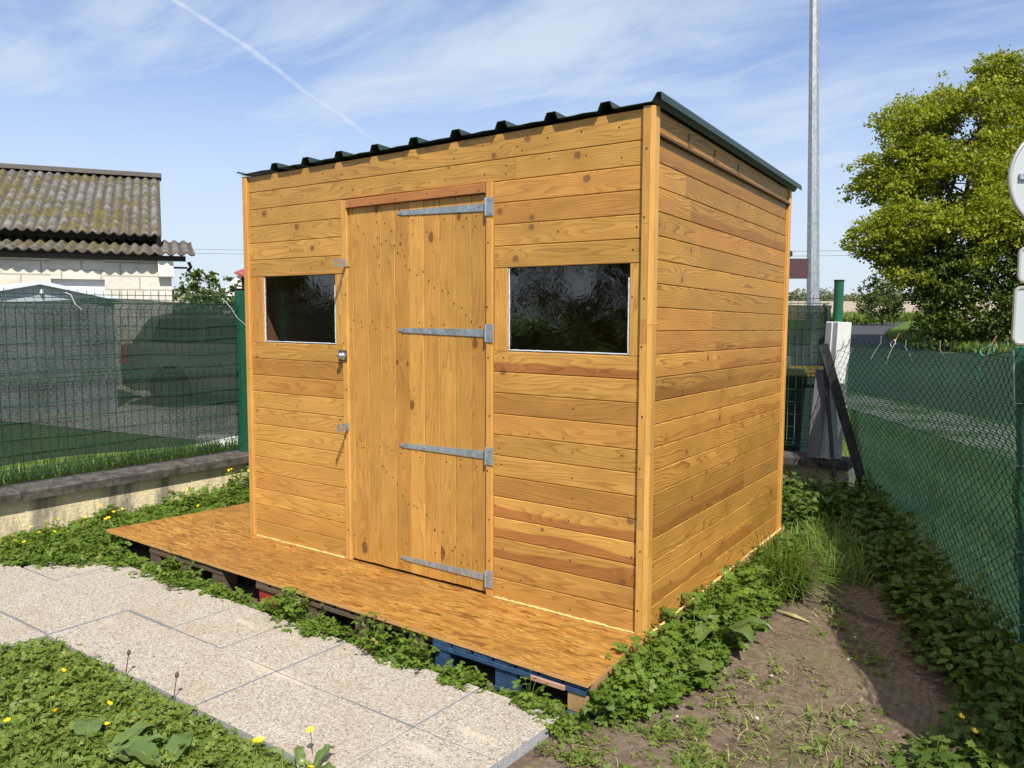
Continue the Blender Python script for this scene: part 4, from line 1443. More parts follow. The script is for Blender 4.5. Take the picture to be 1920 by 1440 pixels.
panel_fence((-1.66, -3.1, 0), (-1.66, 3.86, 0), (1, 0, 0), [(4.215, 1.735, 0.03), (1.6, 1.735, 0.03)], "green welded wire panel fence with square post on the left wall", "",
            net_label="dark green privacy net tied behind the left wire panel fence")
panel_fence((-1.58, 3.885, 0), (2.40, 3.885, 0), (0, -1, 0), [(4.045, 1.815, 0.038)], "green welded wire panel fence with round post behind the shed's right side", "",
            net_label="dark green privacy net rolled at its end on the fence behind the shed", roundpost=True, netgap=1.04)
# rolled end of that net
b = MB()
b.tube([(2.345, 3.895, 1.63), (2.385, 3.895, 1.58), (2.392, 3.895, 1.40), (2.39, 3.895, 1.15)], [0.012, 0.02, 0.018, 0.012], 8)
tag(b.build("net_edge_roll", mat_simple("dark_net_roll", (0.015, 0.03, 0.025), 0.8)), "dark rolled edge of netting beside the round green post", "netting")

# string ties on the left fence
b = MB()
b.tube([(-1.64, 0.93, 1.66), (-1.60, 0.985, 1.58), (-1.585, 1.03, 1.50), (-1.57, 1.10, 1.44), (-1.56, 1.19, 1.41)], 0.0022, 5)
tag(b.build("string", M_whitestr), "thin white string hanging across the square green fence post", "string")
b = MB()
b.tube([(-1.625, -0.335, 1.68), (-1.615, -0.30, 1.665), (-1.62, -0.27, 1.60), (-1.63, -0.22, 1.56)], 0.0035, 5)
tag(b.build("string", M_whitestr), "short white cord tied over the top wires in front of the white resin shed", "string")

# ------------------------------------------------------------------ right chain-link fence
def fbase(s):   # s in metres from the near post
    p = Vector((4.075, 0.735, 0)) + Vector((-0.3760, 0.9266, 0)) * s
    return p
FL = 3.36
def ftop(s):
    f = max(0, min(1, s / FL))
    lean = -0.40 * f ** 3 + 0.012 * math.sin(s * 4) - 0.085 * max(0.0, min(1.0, 1 - s / 1.4))
    z = np.interp(s, [-2, 0, 0.5, 1.2, 2.0, 2.7, 3.05, 3.36], [1.43, 1.415, 1.385, 1.36, 1.345, 1.345, 1.32, 1.24])
    b_ = fbase(s)
    return Vector((b_.x + lean, b_.y, float(z) + 0.008 * math.sin(s * 9)))
def fpt(s, h, o=0.0):
    a = fbase(s); c = ftop(s)
    p = a.lerp(c, h)
    n_ = Vector((-0.9266, -0.3760, 0))
    return p + n_ * (o + 0.02 * math.sin(s * 2.3 + h * 3) * h)

cf = empty("chain_link_fence", tuple(fbase(1.5)), "dark green chain-link fence sagging along the right side of the garden", "fence")
Vv = []; Ff = []
def wire_np(P, r_):
    i0 = len(Vv)
    for k, p in enumerate(P):
        tt = (P[min(k + 1, len(P) - 1)] - P[max(k - 1, 0)]).normalized()
        a = tt.cross(Vector((-0.93, -0.37, 0.05))).normalized(); b_ = tt.cross(a)
        for i in range(3):
            an = 2 * math.pi / 3 * i
            Vv.append(tuple(p + (a * math.cos(an) + b_ * math.sin(an)) * r_))
    for k in range(len(P) - 1):
        for i in range(3):
            Ff.append((i0 + k * 3 + i, i0 + k * 3 + (i + 1) % 3, i0 + (k + 1) * 3 + (i + 1) % 3, i0 + (k + 1) * 3 + i))
cw = 0.058
s_ = -1.4
wi = 0
while s_ < FL - 0.02:
    P = []
    nz = 25
    jt = random.uniform(-.004, .004)
    for k in range(2 * nz + 1):
        h = k / (2 * nz)
        zig = ((k + wi) % 2) * cw * 1.04
        P.append(fpt(s_ + zig + jt + 0.014 * math.sin(h * 9 + s_ * 3) + 0.01 * math.sin(h * 23 + s_ * 5), min(1.0, h * 1.0), 0.012 + ((k + wi) % 2) * 0.004))
    # barbed end at the top
    P.append(P[-1] + Vector((random.uniform(-.01, .01), random.uniform(-.01, .01), random.uniform(0.015, 0.045))))
    wire_np(P, 0.0023)
    s_ += cw
    wi += 1
np_mesh("wire_mesh", np.array(Vv), np.array(Ff), M_chain, cf)
b = MB()
for h in (0.985, 0.02):
    b.tube([fpt(-1.4 + 0.12 * k, h, 0.016) for k in range(40) if -1.4 + 0.12 * k < FL], 0.0024, 5)
b.build("tension_wire", M_chain, cf)
b = MB()
pb0 = fbase(0); 
pm_ = Matrix.Translation(pb0) @ Matrix.Rotation(R(-3.4), 4, 'Y') @ Matrix.Rotation(R(2.4), 4, 'X')
b.box((-0.004, -0.03, -0.05), (0.045, 0.015, 1.425), 0, pm_, bev=0.004)
b.box((-0.009, -0.034, 1.20), (-0.0045, -0.028, 1.41), 1, pm_)
for z in (0.95, 1.20, 0.6, 0.3):
    b.tube([pm_ @ Vector((-0.010, -0.036, z)), pm_ @ Vector((0.05, -0.036, z + 0.004))], 0.002, 5, 1)
b.build("post", [M_greenpost, M_galv], cf)
# leaning dark end post (angle iron)
b = MB()
base = Vector((2.83, 3.70, -0.02)); top = Vector((2.415, 3.70, 1.307))
ax = (top - base).normalized()
e1 = Vector((1, 0, 0)) - ax * ax.x; e1.normalize(); e2 = ax.cross(e1)
def ang(o0, o1, p0, p1):
    c = [base + e1 * a + e2 * q_ for a, q_ in ((o0, p0), (o1, p0), (o1, p1), (o0, p1))]
    d_ = [top + e1 * a + e2 * q_ for a, q_ in ((o0, p0), (o1, p0), (o1, p1), (o0, p1))]
    b.poly(c + d_, [(3, 2, 1, 0), (4, 5, 6, 7), (0, 1, 5, 4), (1, 2, 6, 5), (2, 3, 7, 6), (3, 0, 4, 7)])
ang(-0.030, 0.030, 0.0, 0.006); ang(-0.036, -0.030, -0.035, 0.006)
o = b.build("end_post", M_darkiron, cf)
o['label'] = "leaning old dark iron end post"
b = MB()
b.tube([(2.56, 3.69, 0), (2.415, 3.71, 1.22)], 0.016, 8)
o = b.build("brace", M_darkiron, cf)

# green shade net on the chain-link
rows_ = 26; k = 84
V_ = []; UV_ = []
for j in range(k + 1):
    s_ = -1.4 + (FL + 1.4) * j / k
    hi_ = 0.985 - (0.22 * max(0, (s_ - 3.0) / 0.36) if s_ > 3.0 else 0)
    for i in range(rows_ + 1):
        h = 0.015 + (hi_ - 0.015) * i / rows_
        p = fpt(s_, h, -0.004 - 0.008 * math.sin(s_ * 6 + h * 9) - 0.006 * math.sin(h * 30 + s_))
        V_.append(tuple(p)); UV_.append((s_, p.z))
F_ = [(j * (rows_ + 1) + i, (j + 1) * (rows_ + 1) + i, (j + 1) * (rows_ + 1) + i + 1, j * (rows_ + 1) + i + 1) for j in range(k) for i in range(rows_)]
me = bpy.data.meshes.new("shade_net"); me.from_pydata(V_, [], F_)
uvl = me.uv_layers.new(name='UVMap'); uvl.data.foreach_set('uv', np.array(UV_, np.float32)[np.array(F_).ravel()].ravel())
me.polygons.foreach_set('use_smooth', [True] * len(F_)); me.materials.append(M_netR)
tag(link_mesh("shade_net", me), "bright green shade netting hung on the chain-link fence on the right", "netting")

# twine knots and rusty wire ties along the top
for s_, lab in ((0.55, "turquoise twine knot with rusty wire end on the right fence top"), (2.18, "pale twine and rusty wire tie at the top of the chain-link fence, below the road")):
    p = fpt(s_, 1.0, 0.015)
    t = empty("twine_tie", tuple(p), lab, "twine tie")
    b = MB()
    b.tube([p + Vector((0, 0, -0.05)), p + Vector((0.01, -0.005, 0.02)), p + Vector((0.035, 0.02, 0.075))], 0.004, 5)
    b.build("wire_end", M_rust, t)
    b = MB()
    m1 = 1.0 if s_ < 1 else 0.6
    loop = [p + Vector((0.030 * math.cos(a) * m1, -0.012 * math.cos(a), 0.005 + 0.020 * math.sin(a) * (1 + 0.5 * math.sin(2 * a)))) for a in np.linspace(0, 6.6, 14)]
    b.tube(loop, 0.0022, 5)
    b.tube([p + Vector((0.02, 0, 0.04)), p + Vector((0.01, -0.01, 0.0)), p + Vector((-0.02, -0.01, -0.07)), p + Vector((-0.035, -0.012, -0.13))], 0.0014, 5)
    b.build("twine", M_turq if s_ < 1 else M_whitestr, t)
for s_, sg in ((1.33, 1), (2.37, -1), (1.95, 1)):
    p = fpt(s_, 1.0, 0.02)
    b = MB()
    b.tube([p + Vector((0.0, 0, 0.05)), p, p + Vector((0.03 * sg, -0.01, -0.05)), p + Vector((0.055 * sg, -0.02, -0.11))], 0.0009, 5)
    tag(b.build("loose_wire", M_whitestr), {1.33: "loose pale wire strand slanting over the net between the two twine ties", 2.37: "loose wire strand left of the rusty wire tie on the net top", 1.95: "loose wire strand just right of the rusty wire tie on the net top"}[s_], "wire")

# ------------------------------------------------------------------ things behind the back right corner
t = empty("white_post", (2.44, 3.80, 0.36), "white painted metal post with a grey side standing on the back wall", "post")
b = MB()
Mx = Matrix.Translation((2.444, 3.815, 0.366)) @ Matrix.Rotation(R(2.0), 4, 'Y') @ Matrix.Rotation(R(56), 4, 'Z')
b.box((-0.062, -0.075, 0), (0.075, 0.062, 1.12), 0, Mx, bev=0.004)
b.box((-0.075, -0.02, 0), (-0.0625, 0.045, 1.115), 0, Mx, bev=0.002)
b.build("profile", M_whitemetal, t)
for dx in (-0.03, 0.04):
    b = MB()
    b.disc(Mx @ Vector((dx, -0.0755, 0.03)), Mx.to_3x3() @ Vector((0, -1, 0)), 0.006, 8, 0, h=0.002)
    b.build("rivet", M_black, t)
b = MB()
b.box((2.295, 3.735, 0.366), (2.40, 3.75, 1.10), 0, Matrix.Translation((2.35, 3.74, 0.366)) @ Matrix.Rotation(R(4), 4, 'Y') @ Matrix.Translation((-2.35, -3.74, -0.366)), bev=0.003)
b.box((2.300, 3.728, 0.370), (2.318, 3.7345, 1.09), 0, Matrix.Translation((2.35, 3.74, 0.366)) @ Matrix.Rotation(R(4), 4, 'Y') @ Matrix.Translation((-2.35, -3.74, -0.366)))
tag(b.build("grey_panel", M_greypvc), "narrow grey ribbed panel leaning at the foot of the white post", "panel")

# wheelie bin
bn = empty("wheelie_bin", (2.05, 4.45, 0), "dark wheelie bin with yellow lid standing behind the back fence", "bin")
Mx = Matrix.Translation((2.07, 4.50, 0)) @ Matrix.Rotation(R(20), 4, 'Z')
b = MB()
def frustum(z0, z1, a0, b0, a1, b1, oy=0):
    vs = [Mx @ Vector(p) for p in ((-a0, -b0, z0), (a0, -b0, z0), (a0, b0, z0), (-a0, b0, z0), (-a1, -b1 + oy, z1), (a1, -b1 + oy, z1), (a1, b1 + oy, z1), (-a1, b1 + oy, z1))]
    b.poly(vs, [(0, 3, 2, 1), (4, 5, 6, 7), (0, 1, 5, 4), (1, 2, 6, 5), (2, 3, 7, 6), (3, 0, 4, 7)])
frustum(0.06, 0.98, 0.21, 0.22, 0.27, 0.29)
frustum(0.93, 1.0, 0.285, 0.305, 0.29, 0.31)
b.build("bin_body", M_bin, bn)
b = MB()
frustum(1.002, 1.06, 0.29, 0.315, 0.25, 0.27)
b.build("lid", M_yellow, bn)
for sx_ in (-0.24, 0.24):
    b = MB()
    c = Mx @ Vector((sx_, -0.20, 0.31)) if False else Mx @ Vector((sx_, -0.22, 0.12))
    axv = (Mx.to_3x3() @ Vector((1, 0, 0)))
    b.tube([c - axv * 0.025, c + axv * 0.025], 0.10, 18)
    wh = b.build("wheel", M_black, bn)
    b = MB()
    b.tube([c - axv * 0.028, c + axv * 0.028], 0.055, 14)
    b.build("hub", M_galv, wh)
b = MB()
Mx = Matrix.Translation((1.80, 4.35, 0)) @ Matrix.Rotation(R(25), 4, 'Z')
b.box((-0.16, -0.02, 0.28), (0.10, 0.02, 1.10), 0, Mx, bev=0.004)
b.box((0.10, -0.03, 0.02), (0.14, 0.03, 1.16), 0, Mx, bev=0.004)
tag(b.build("pale_board", mat_simple("faded_board", (0.38, 0.37, 0.36), 0.7, 0.2, var=0.5, scale=9)), "pale weathered board standing left of the wheelie bin behind the fence", "board")

# lamp post
lp = empty("lamp_post", (1.44, 6.77, 0), "tall tapering galvanised lamp post rising out of the picture behind the shed", "lamp post")
b = MB()
b.tube([(1.44 - 0.030 * z, 6.77 + 0.028 * z, z) if False else (1.475 - 0.0425 * z * 0.8 + 0.0, 6.76 + 0.014 * z, z) for z in (0, 2, 4, 6, 8, 9.5)], [0.085, 0.074, 0.060, 0.047, 0.038, 0.032], 8)
lpo = b.build("pole", M_galv, lp)
b = MB()
b.tube([(1.475, 6.76, 0.0), (1.475, 6.76, 0.02)], 0.16, 12)
b.build("base_plate", M_galv, lp)
b = MB()
tp = Vector((1.475 - 0.034 * 9.5, 6.76 + 0.014 * 9.5, 9.5))
b.tube([tp, tp + Vector((0.5, 1.0, 0.25)), tp + Vector((0.8, 1.6, 0.3))], [0.03, 0.028, 0.025], 8)
b.build("arm", M_galv, lp)
b = MB()
b.box((-0.12, 0, -0.06), (0.12, 0.55, 0.06), 0, Matrix.Translation(tp + Vector((0.8, 1.6, 0.3))) @ Matrix.Rotation(R(-26), 4, 'Z'), bev=0.03)
b.build("lamp_head", M_galv, lp)

# brown sign
sg = empty("brown_sign", (1.40, 6.02, 0), "dark brown rounded rectangular sign panel left of the lamp post", "sign")
vd = Vector((0.806, 0.592, 0)); vn = Vector((0.589, -0.803, 0))
def plate(cx, hw, z0, z1, rad, th, name, mat, parent, centre, rim=None):
    b = MB()
    pts = []
    for sx_, sz_, a0 in ((1, 1, 0), (-1, 1, 90), (-1, -1, 180), (1, -1, 270)):
        for k in range(5):
            a = R(a0 + 22.5 * k)
            pts.append(Vector(centre) + vd * (cx + sx_ * (hw - rad) + rad * math.cos(a)) + Vector((0, 0, (z1 - rad if sz_ > 0 else z0 + rad) + rad * math.sin(a))))
    b.prism(pts, vn * 0, vn * th)
    return b.build(name, mat, parent)
plate(0.0, 0.18, 1.935, 2.155, 0.02, 0.012, "panel", M_brownsign, sg, (1.40, 6.02, 0))
plate(-0.10, 0.10, 2.17, 2.24, 0.03, 0.012, "top_plate", M_black, sg, (1.40, 6.02, 0))
b = MB(); b.tube([(1.32, 6.03, 0), (1.32, 6.03, 2.2)], 0.03, 10); b.build("pole", M_galv, sg)

# road signs seen from behind, right edge
rs = empty("road_sign", (3.99, 3.02, 0), "round road sign seen from behind with two small plates below it, at the right edge", "road sign")
c0 = Vector((3.985, 3.00, 2.385))
vv1 = Vector((-0.10, -0.995, 0)).normalized()     # facing towards us
hd = Vector((vv1.y, -vv1.x, 0)) * -1
hd = Vector((0.806, 0.592, 0)); vv1 = Vector((0.592, -0.806, 0))
b = MB(); b.tube([c0 + vv1 * 0.0, c0 + vv1 * 0.012], 0.318, 48); b.build("disc", M_signback, rs)
b = MB()
ringp = [c0 + vv1 * 0.012 + hd * 0.322 * math.cos(a) + Vector((0, 0, 0.322 * math.sin(a))) for a in np.linspace(0, 2 * math.pi, 49)]
b.tube(ringp, 0.012, 8, cap=False); b.build("rim", M_signrim, rs, smooth=True)
b = MB()
b.prism([c0 + vv1 * 0.014 + hd * x_ + Vector((0, 0, z_)) for x_, z_ in ((-0.27, -0.012), (0.27, -0.012), (0.27, 0.022), (-0.27, 0.022))], vv1 * 0, vv1 * 0.018)
b.build("bracket", M_galv, rs)
b = MB(); pc = c0 + vv1 * 0.065; b.tube([(pc.x, pc.y, 0), (pc.x, pc.y, 2.75)], 0.03, 12); b.build("pole", M_galv, rs)
vd_, vn_ = vd, vn
for z0, z1, hw in ((1.752, 1.957, 0.235), (1.368, 1.715, 0.250)):
    p = plate(0.0, hw, z0, z1, 0.035, 0.012, "plate", M_signback, rs, (c0.x, c0.y, 0))
    b = MB()
    pts = []
    for sx_, sz_, a0 in ((1, 1, 0), (-1, 1, 90), (-1, -1, 180), (1, -1, 270)):
        for k in range(5):
            a = R(a0 + 22.5 * k); rad = 0.035
            pts.append(c0 * 1 + vd * (sx_ * (hw - rad) + rad * math.cos(a)) + Vector((0, 0, -c0.z + (z1 - rad if sz_ > 0 else z0 + rad) + rad * math.sin(a))) + vn * 0.012)
    pts.append(pts[0])
    b.tube(pts, 0.011, 6, cap=False); b.build("rim", M_signrim, p)

# ------------------------------------------------------------------ left yard: barn, resin shed, car, kerb
E_ = Vector((-9.25, 5.58, 0)); bd_ = Vector((0.511, 0.859, 0)).normalized(); bm = Vector((-bd_.y, bd_.x, 0))
barn = empty("barn", tuple(E_ + bm * 2), "white block barn with mossy grey corrugated roofs on the left", "barn")
def bp(a, m_, z): return E_ + bd_ * a + bm * m_ + Vector((0, 0, z))
gz = 0.05
b = MB()
WA, WB = -14.0, -0.40
def wall_quad(b, p, uv): b.face(p, 0, uv, [(0, 0, 0, 0)] * 4)
# front wall pieces around the window opening
wx0, wx1, wz0, wz1 = -2.34, -1.50, 1.20, 2.12
mset = 0.25
for a0, a1, z0, z1 in ((WA, wx0, gz - .2, 2.75), (wx1, WB, gz - .2, 2.75), (wx0, wx1, gz - .2, wz0), (wx0, wx1, wz1, 2.75)):
    b.face([bp(a0, mset, z0), bp(a1, mset, z0), bp(a1, mset, min(z1, 2.57)), bp(a0, mset, min(z1, 2.57))], 0, [(a0, z0), (a1, z0), (a1, z1), (a0, z1)])
# reveals
for q_ in ([bp(wx0, mset, wz0), bp(wx0, mset, wz1), bp(wx0, mset + .16, wz1), bp(wx0, mset + .16, wz0)], [bp(wx1, mset, wz1), bp(wx1, mset, wz0), bp(wx1, mset + .16, wz0), bp(wx1, mset + .16, wz1)],
           [bp(wx0, mset, wz1), bp(wx1, mset, wz1), bp(wx1, mset + .16, wz1), bp(wx0, mset + .16, wz1)], [bp(wx1, mset, wz0), bp(wx0, mset, wz0), bp(wx0, mset + .16, wz0), bp(wx1, mset + .16, wz0)]):
    b.face(q_, 0, [(0.1, 0.1), (0.2, 0.1), (0.2, 0.2), (0.1, 0.2)])
# right end wall: lower lean-to and gable
b.face([bp(WB, mset, gz - .2), bp(WB, 9.0, gz - .2), bp(WB, 9.0, 2.7), bp(WB, mset, 2.6)], 0, [(0, 0), (8, 0), (8, 2.7), (0, 2.6)])
wo = b.build("wall", M_block, barn)
b = MB()
b.face([bp(WB, mset + .02, 2.2), bp(WB, 9, 2.2), bp(WB, 9, 2.72), bp(WB, 5.2, 2.8)], 0)
GE = -0.68
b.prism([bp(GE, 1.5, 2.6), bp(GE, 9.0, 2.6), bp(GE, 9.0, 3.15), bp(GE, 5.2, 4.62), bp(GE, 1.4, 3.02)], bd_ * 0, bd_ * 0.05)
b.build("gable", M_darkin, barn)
b = MB()
b.box((0, 0, 0), (0.26, 0.20, 0.36), 0, Matrix.Translation(bp(WB - 0.22, mset - 0.14, 2.17)) @ Matrix.Rotation(math.atan2(bd_.y, bd_.x), 4, 'Z'), bev=0.02)
b.build("corbel", mat_simple("rough_white", (0.66, 0.62, 0.54), 0.9, 0.2, bmp=0.6, bscale=30), barn)
b = MB()
wm = Matrix((bd_, bm, Vector((0, 0, 1)))).transposed().to_4x4(); wm.translation = E_
b.box((wx0, mset + .10, wz0), (wx1, mset + .15, wz0 + .07), 0, wm); b.box((wx0, mset + .10, wz1 - .25), (wx1, mset + .15, wz1), 0, wm)
for a in (wx0, (wx0 + wx1) / 2 - .04, wx1 - .08): b.box((a, mset + .10, wz0 + .07), (a + .12, mset + .15, wz1 - .25), 0, wm)
wn = b.build("window", M_white, barn)
b = MB(); b.box((wx0 + .02, mset + .125, wz0 + .02), (wx1 - .02, mset + .135, wz1 - .02), 0, wm); b.build("pane", M_carglass, wn)


def corr_roof(name, a0, a1, m0, z0, m1, z1, period, amp, over=0.0, ragged=0.0):
    na = int((a1 - a0) / period * 8)
    nm_ = 8
    V_ = []; U_ = []
    sl = math.hypot(m1 - m0, z1 - z0)
    for j in range(nm_ + 1):
        f = j / nm_
        for i in range(na + 1):
            a = a0 + (a1 - a0) * i / na
            zz = z0 + (z1 - z0) * f + amp * math.sin(2 * math.pi * a / period) + 0.01 * math.sin(a * 1.7 + j)
            mm_ = m0 + (m1 - m0) * f + (0.015 * math.sin(a * 5.3) if j == 0 else 0)
            V_.append(tuple(bp(a, mm_, zz))); U_.append((a, sl * f))
    F_ = [(j * (na + 1) + i, j * (na + 1) + i + 1, (j + 1) * (na + 1) + i + 1, (j + 1) * (na + 1) + i) for j in range(nm_) for i in range(na)]
    me = bpy.data.meshes.new(name); me.from_pydata(V_, [], F_)
    uvl = me.uv_layers.new(name='UVMap'); uvl.data.foreach_set('uv', np.array(U_, np.float32)[np.array(F_).ravel()].ravel())
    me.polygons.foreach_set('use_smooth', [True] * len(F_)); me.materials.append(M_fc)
    o = link_mesh(name, me, barn)
    md = o.modifiers.new("thick", 'SOLIDIFY'); md.thickness = 0.02; md.offset = -1
    return o
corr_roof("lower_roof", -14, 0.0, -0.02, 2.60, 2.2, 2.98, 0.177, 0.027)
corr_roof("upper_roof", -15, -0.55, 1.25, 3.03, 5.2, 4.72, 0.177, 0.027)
b = MB()
b.prism([bp(-15, 4.93, 4.66), bp(-15, 5.2, 4.80), bp(-15, 5.49, 4.66), bp(-15, 5.2, 4.74)], bd_ * 0, bd_ * 14.5)
b.prism([bp(-15, 5.21, 4.72), bp(-15, 9.2, 3.15), bp(-15, 9.2, 3.12), bp(-15, 5.21, 4.68)], bd_ * 0, bd_ * 14.45)
b.build("ridge", mat_simple("ridge_grey", (0.085, 0.075, 0.065), 0.9, 0.1, var=0.4, scale=6), barn)
b = MB()
b.prism([bp(-14, 0.10, 2.47), bp(-14, 0.235, 2.47), bp(-14, 0.235, 2.57), bp(-14, 0.10, 2.555)], bd_ * 0, bd_ * 13.85)
b.build("eave_beam", mat_simple("dark_beam", (0.035, 0.025, 0.02), 0.8), barn)
b = MB()
b.tube([bp(-0.10, 0.25, 2.46), bp(-0.06, 0.28, 2.38), bp(-0.12, 0.30, 2.30)], 0.03, 6)
b.tube([bp(-0.38, 0.3, 2.36), bp(-0.12, 0.3, 2.36)], 0.02, 6)
b.build("gutter_end", M_black, barn)

# white resin garden shed
gs = empty("resin_shed", (-7.9, 2.6, 0), "small white resin garden shed with a gable in front of the barn", "garden shed")
gd = Vector((0.22, 0.975, 0)).normalized(); gm = Vector((-gd.y, gd.x, 0))
G0 = Vector((-7.89, 2.29, 0))
def gp(a, m_, z): return G0 + gd * a + gm * m_ + Vector((0, 0, z))
hw = 0.98
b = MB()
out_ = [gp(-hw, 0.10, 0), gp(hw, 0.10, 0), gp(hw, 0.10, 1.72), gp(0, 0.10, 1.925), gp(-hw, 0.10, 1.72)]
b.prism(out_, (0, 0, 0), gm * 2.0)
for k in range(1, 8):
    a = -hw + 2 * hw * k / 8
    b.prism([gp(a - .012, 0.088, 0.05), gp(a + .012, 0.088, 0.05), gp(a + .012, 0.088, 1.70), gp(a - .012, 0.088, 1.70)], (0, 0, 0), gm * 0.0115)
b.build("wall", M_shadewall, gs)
b = MB()
e = 1.12
for sgn in (1, -1):
    b.prism([gp(0, 0, 1.93), gp(sgn * e, 0, 1.93 - 0.235), gp(sgn * e, 0, 1.97 - 0.235), gp(0, 0, 1.985)] if sgn > 0 else
            [gp(0, 0, 1.985), gp(sgn * e, 0, 1.97 - 0.235), gp(sgn * e, 0, 1.93 - 0.235), gp(0, 0, 1.93)], (0, 0, 0), gm * 2.2)
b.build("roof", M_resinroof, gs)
b = MB()
b.box((-0.04, -0.03, 0), (0.04, 0.0, 0.06), 0, Matrix.Translation(gp(0.03, 0.08, 1.80)))
b.build("vent", M_whitepvc, gs)

# parked car
car = empty("parked_car", (-6.3, 4.6, 0), "dark grey hatchback parked on the gravel, seen through the left net", "car")
cdv = Vector((0.77, 0.638, 0)).normalized(); cm = Vector((-cdv.y, cdv.x, 0))
C0 = Vector((-7.85, 3.35, 0.02))
def cp(a, m_, z): return C0 + cdv * a + cm * m_ + Vector((0, 0, z + tz(C0.x, C0.y)))
bodyl = [(0.03, 0.32), (0.0, 0.62), (0.05, 0.92), (0.30, 0.97), (2.95, 0.93), (3.85, 0.78), (4.0, 0.55), (3.95, 0.28), (0.2, 0.24)]
cabl = [(0.12, 0.94), (0.42, 1.36), (0.75, 1.42), (1.7, 1.42), (2.05, 1.38), (2.98, 0.93)]
b = MB()
b.prism([cp(a, 0, z) for a, z in bodyl], (0, 0, 0), cm * 1.72)
b.prism([cp(a, 0.10, z) for a, z in cabl], (0, 0, 0), cm * 1.52)
cb = b.build("body", M_carpaint, car)
bv = cb.modifiers.new("round", 'BEVEL'); bv.width = 0.06; bv.segments = 3
b = MB()
b.prism([cp(a, 0.085, z) for a, z in ((0.45, 0.98), (0.58, 1.33), (1.18, 1.36), (1.18, 0.98))], (0, 0, 0), cm * 0.02)
b.prism([cp(a, 0.085, z) for a, z in ((1.26, 0.98), (1.26, 1.36), (1.95, 1.33), (2.72, 0.96))], (0, 0, 0), cm * 0.02)
b.build("side_window", M_carglass, car)
for a in (0.75, 3.2):
    b = MB(); b.tube([cp(a, -0.02, 0.31), cp(a, 0.18, 0.31)], 0.31, 24); wh = b.build("wheel", M_black, car)
    b = MB(); b.tube([cp(a, -0.03, 0.31), cp(a, 0.0, 0.31)], 0.19, 16); b.build("rim", M_darkiron, wh)
b = MB(); b.prism([cp(a, -0.012, z) for a, z in ((0.02, 0.66), (0.045, 0.93), (0.16, 0.95), (0.12, 0.66))], (0, 0, 0), cm * 0.06); b.build("tail_light", M_red, car)

b = MB()
b.box((0, -0.1, 0), (2.6, 0.1, 0.13), 0, Matrix.Translation((-4.15, 2.30, 0)) @ Matrix.Rotation(R(32), 4, 'Z'), bev=0.01)
tag(b.build("border_kerb", M_white), "white painted border kerb behind the foot of the square green post", "kerb")

# far hangar with a red roof
hg = empty("hangar", (-31, 21, 0), "far white hangar with a dull red roof left of the shed", "hangar")
H0 = Vector((-31.0, 20.9, 0)); hz = tz(-31, 21)
hdv = Vector((0.75, 0.66, 0)); hdv.normalize(); hm = Vector((-hdv.y, hdv.x, 0))
def hp(a, m_, z): return H0 + hdv * a + hm * m_ + Vector((0, 0, z))
b = MB()
b.prism([hp(-0.1, 0, hz - .2), hp(1.0, 0, hz - .2), hp(1.0, 0, 3.50), hp(-0.1, 0, 2.45)], (0, 0, 0), hm * 6)
b.build("wall", M_white, hg)
b = MB()
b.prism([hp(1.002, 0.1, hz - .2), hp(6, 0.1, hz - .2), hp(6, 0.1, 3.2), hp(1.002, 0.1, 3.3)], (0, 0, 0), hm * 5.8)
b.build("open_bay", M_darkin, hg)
b = MB()
b.prism([hp(0.7, -0.1, 3.42), hp(1.6, -0.25, 3.10), hp(6.2, -0.25, 3.05), hp(6.2, 0.5, 3.55), hp(1.0, 0.5, 3.62)], (0, 0, 0), (0, 0, 0.08))
b.build("roof", M_redroof, hg)
# overhead wires
b = MB()
for dz in (0, 0.35):
    P_ = [Vector((-60 + 100 * f, 38 + 45 * f, 6.6 + dz - 3.2 * f * (1 - f))) for f in np.linspace(0, 1, 16)]
    b.tube(P_, 0.012, 4)
tag(b.build("overhead_wires", M_black), "pair of thin overhead wires crossing the sky between barn and shed", "wires")

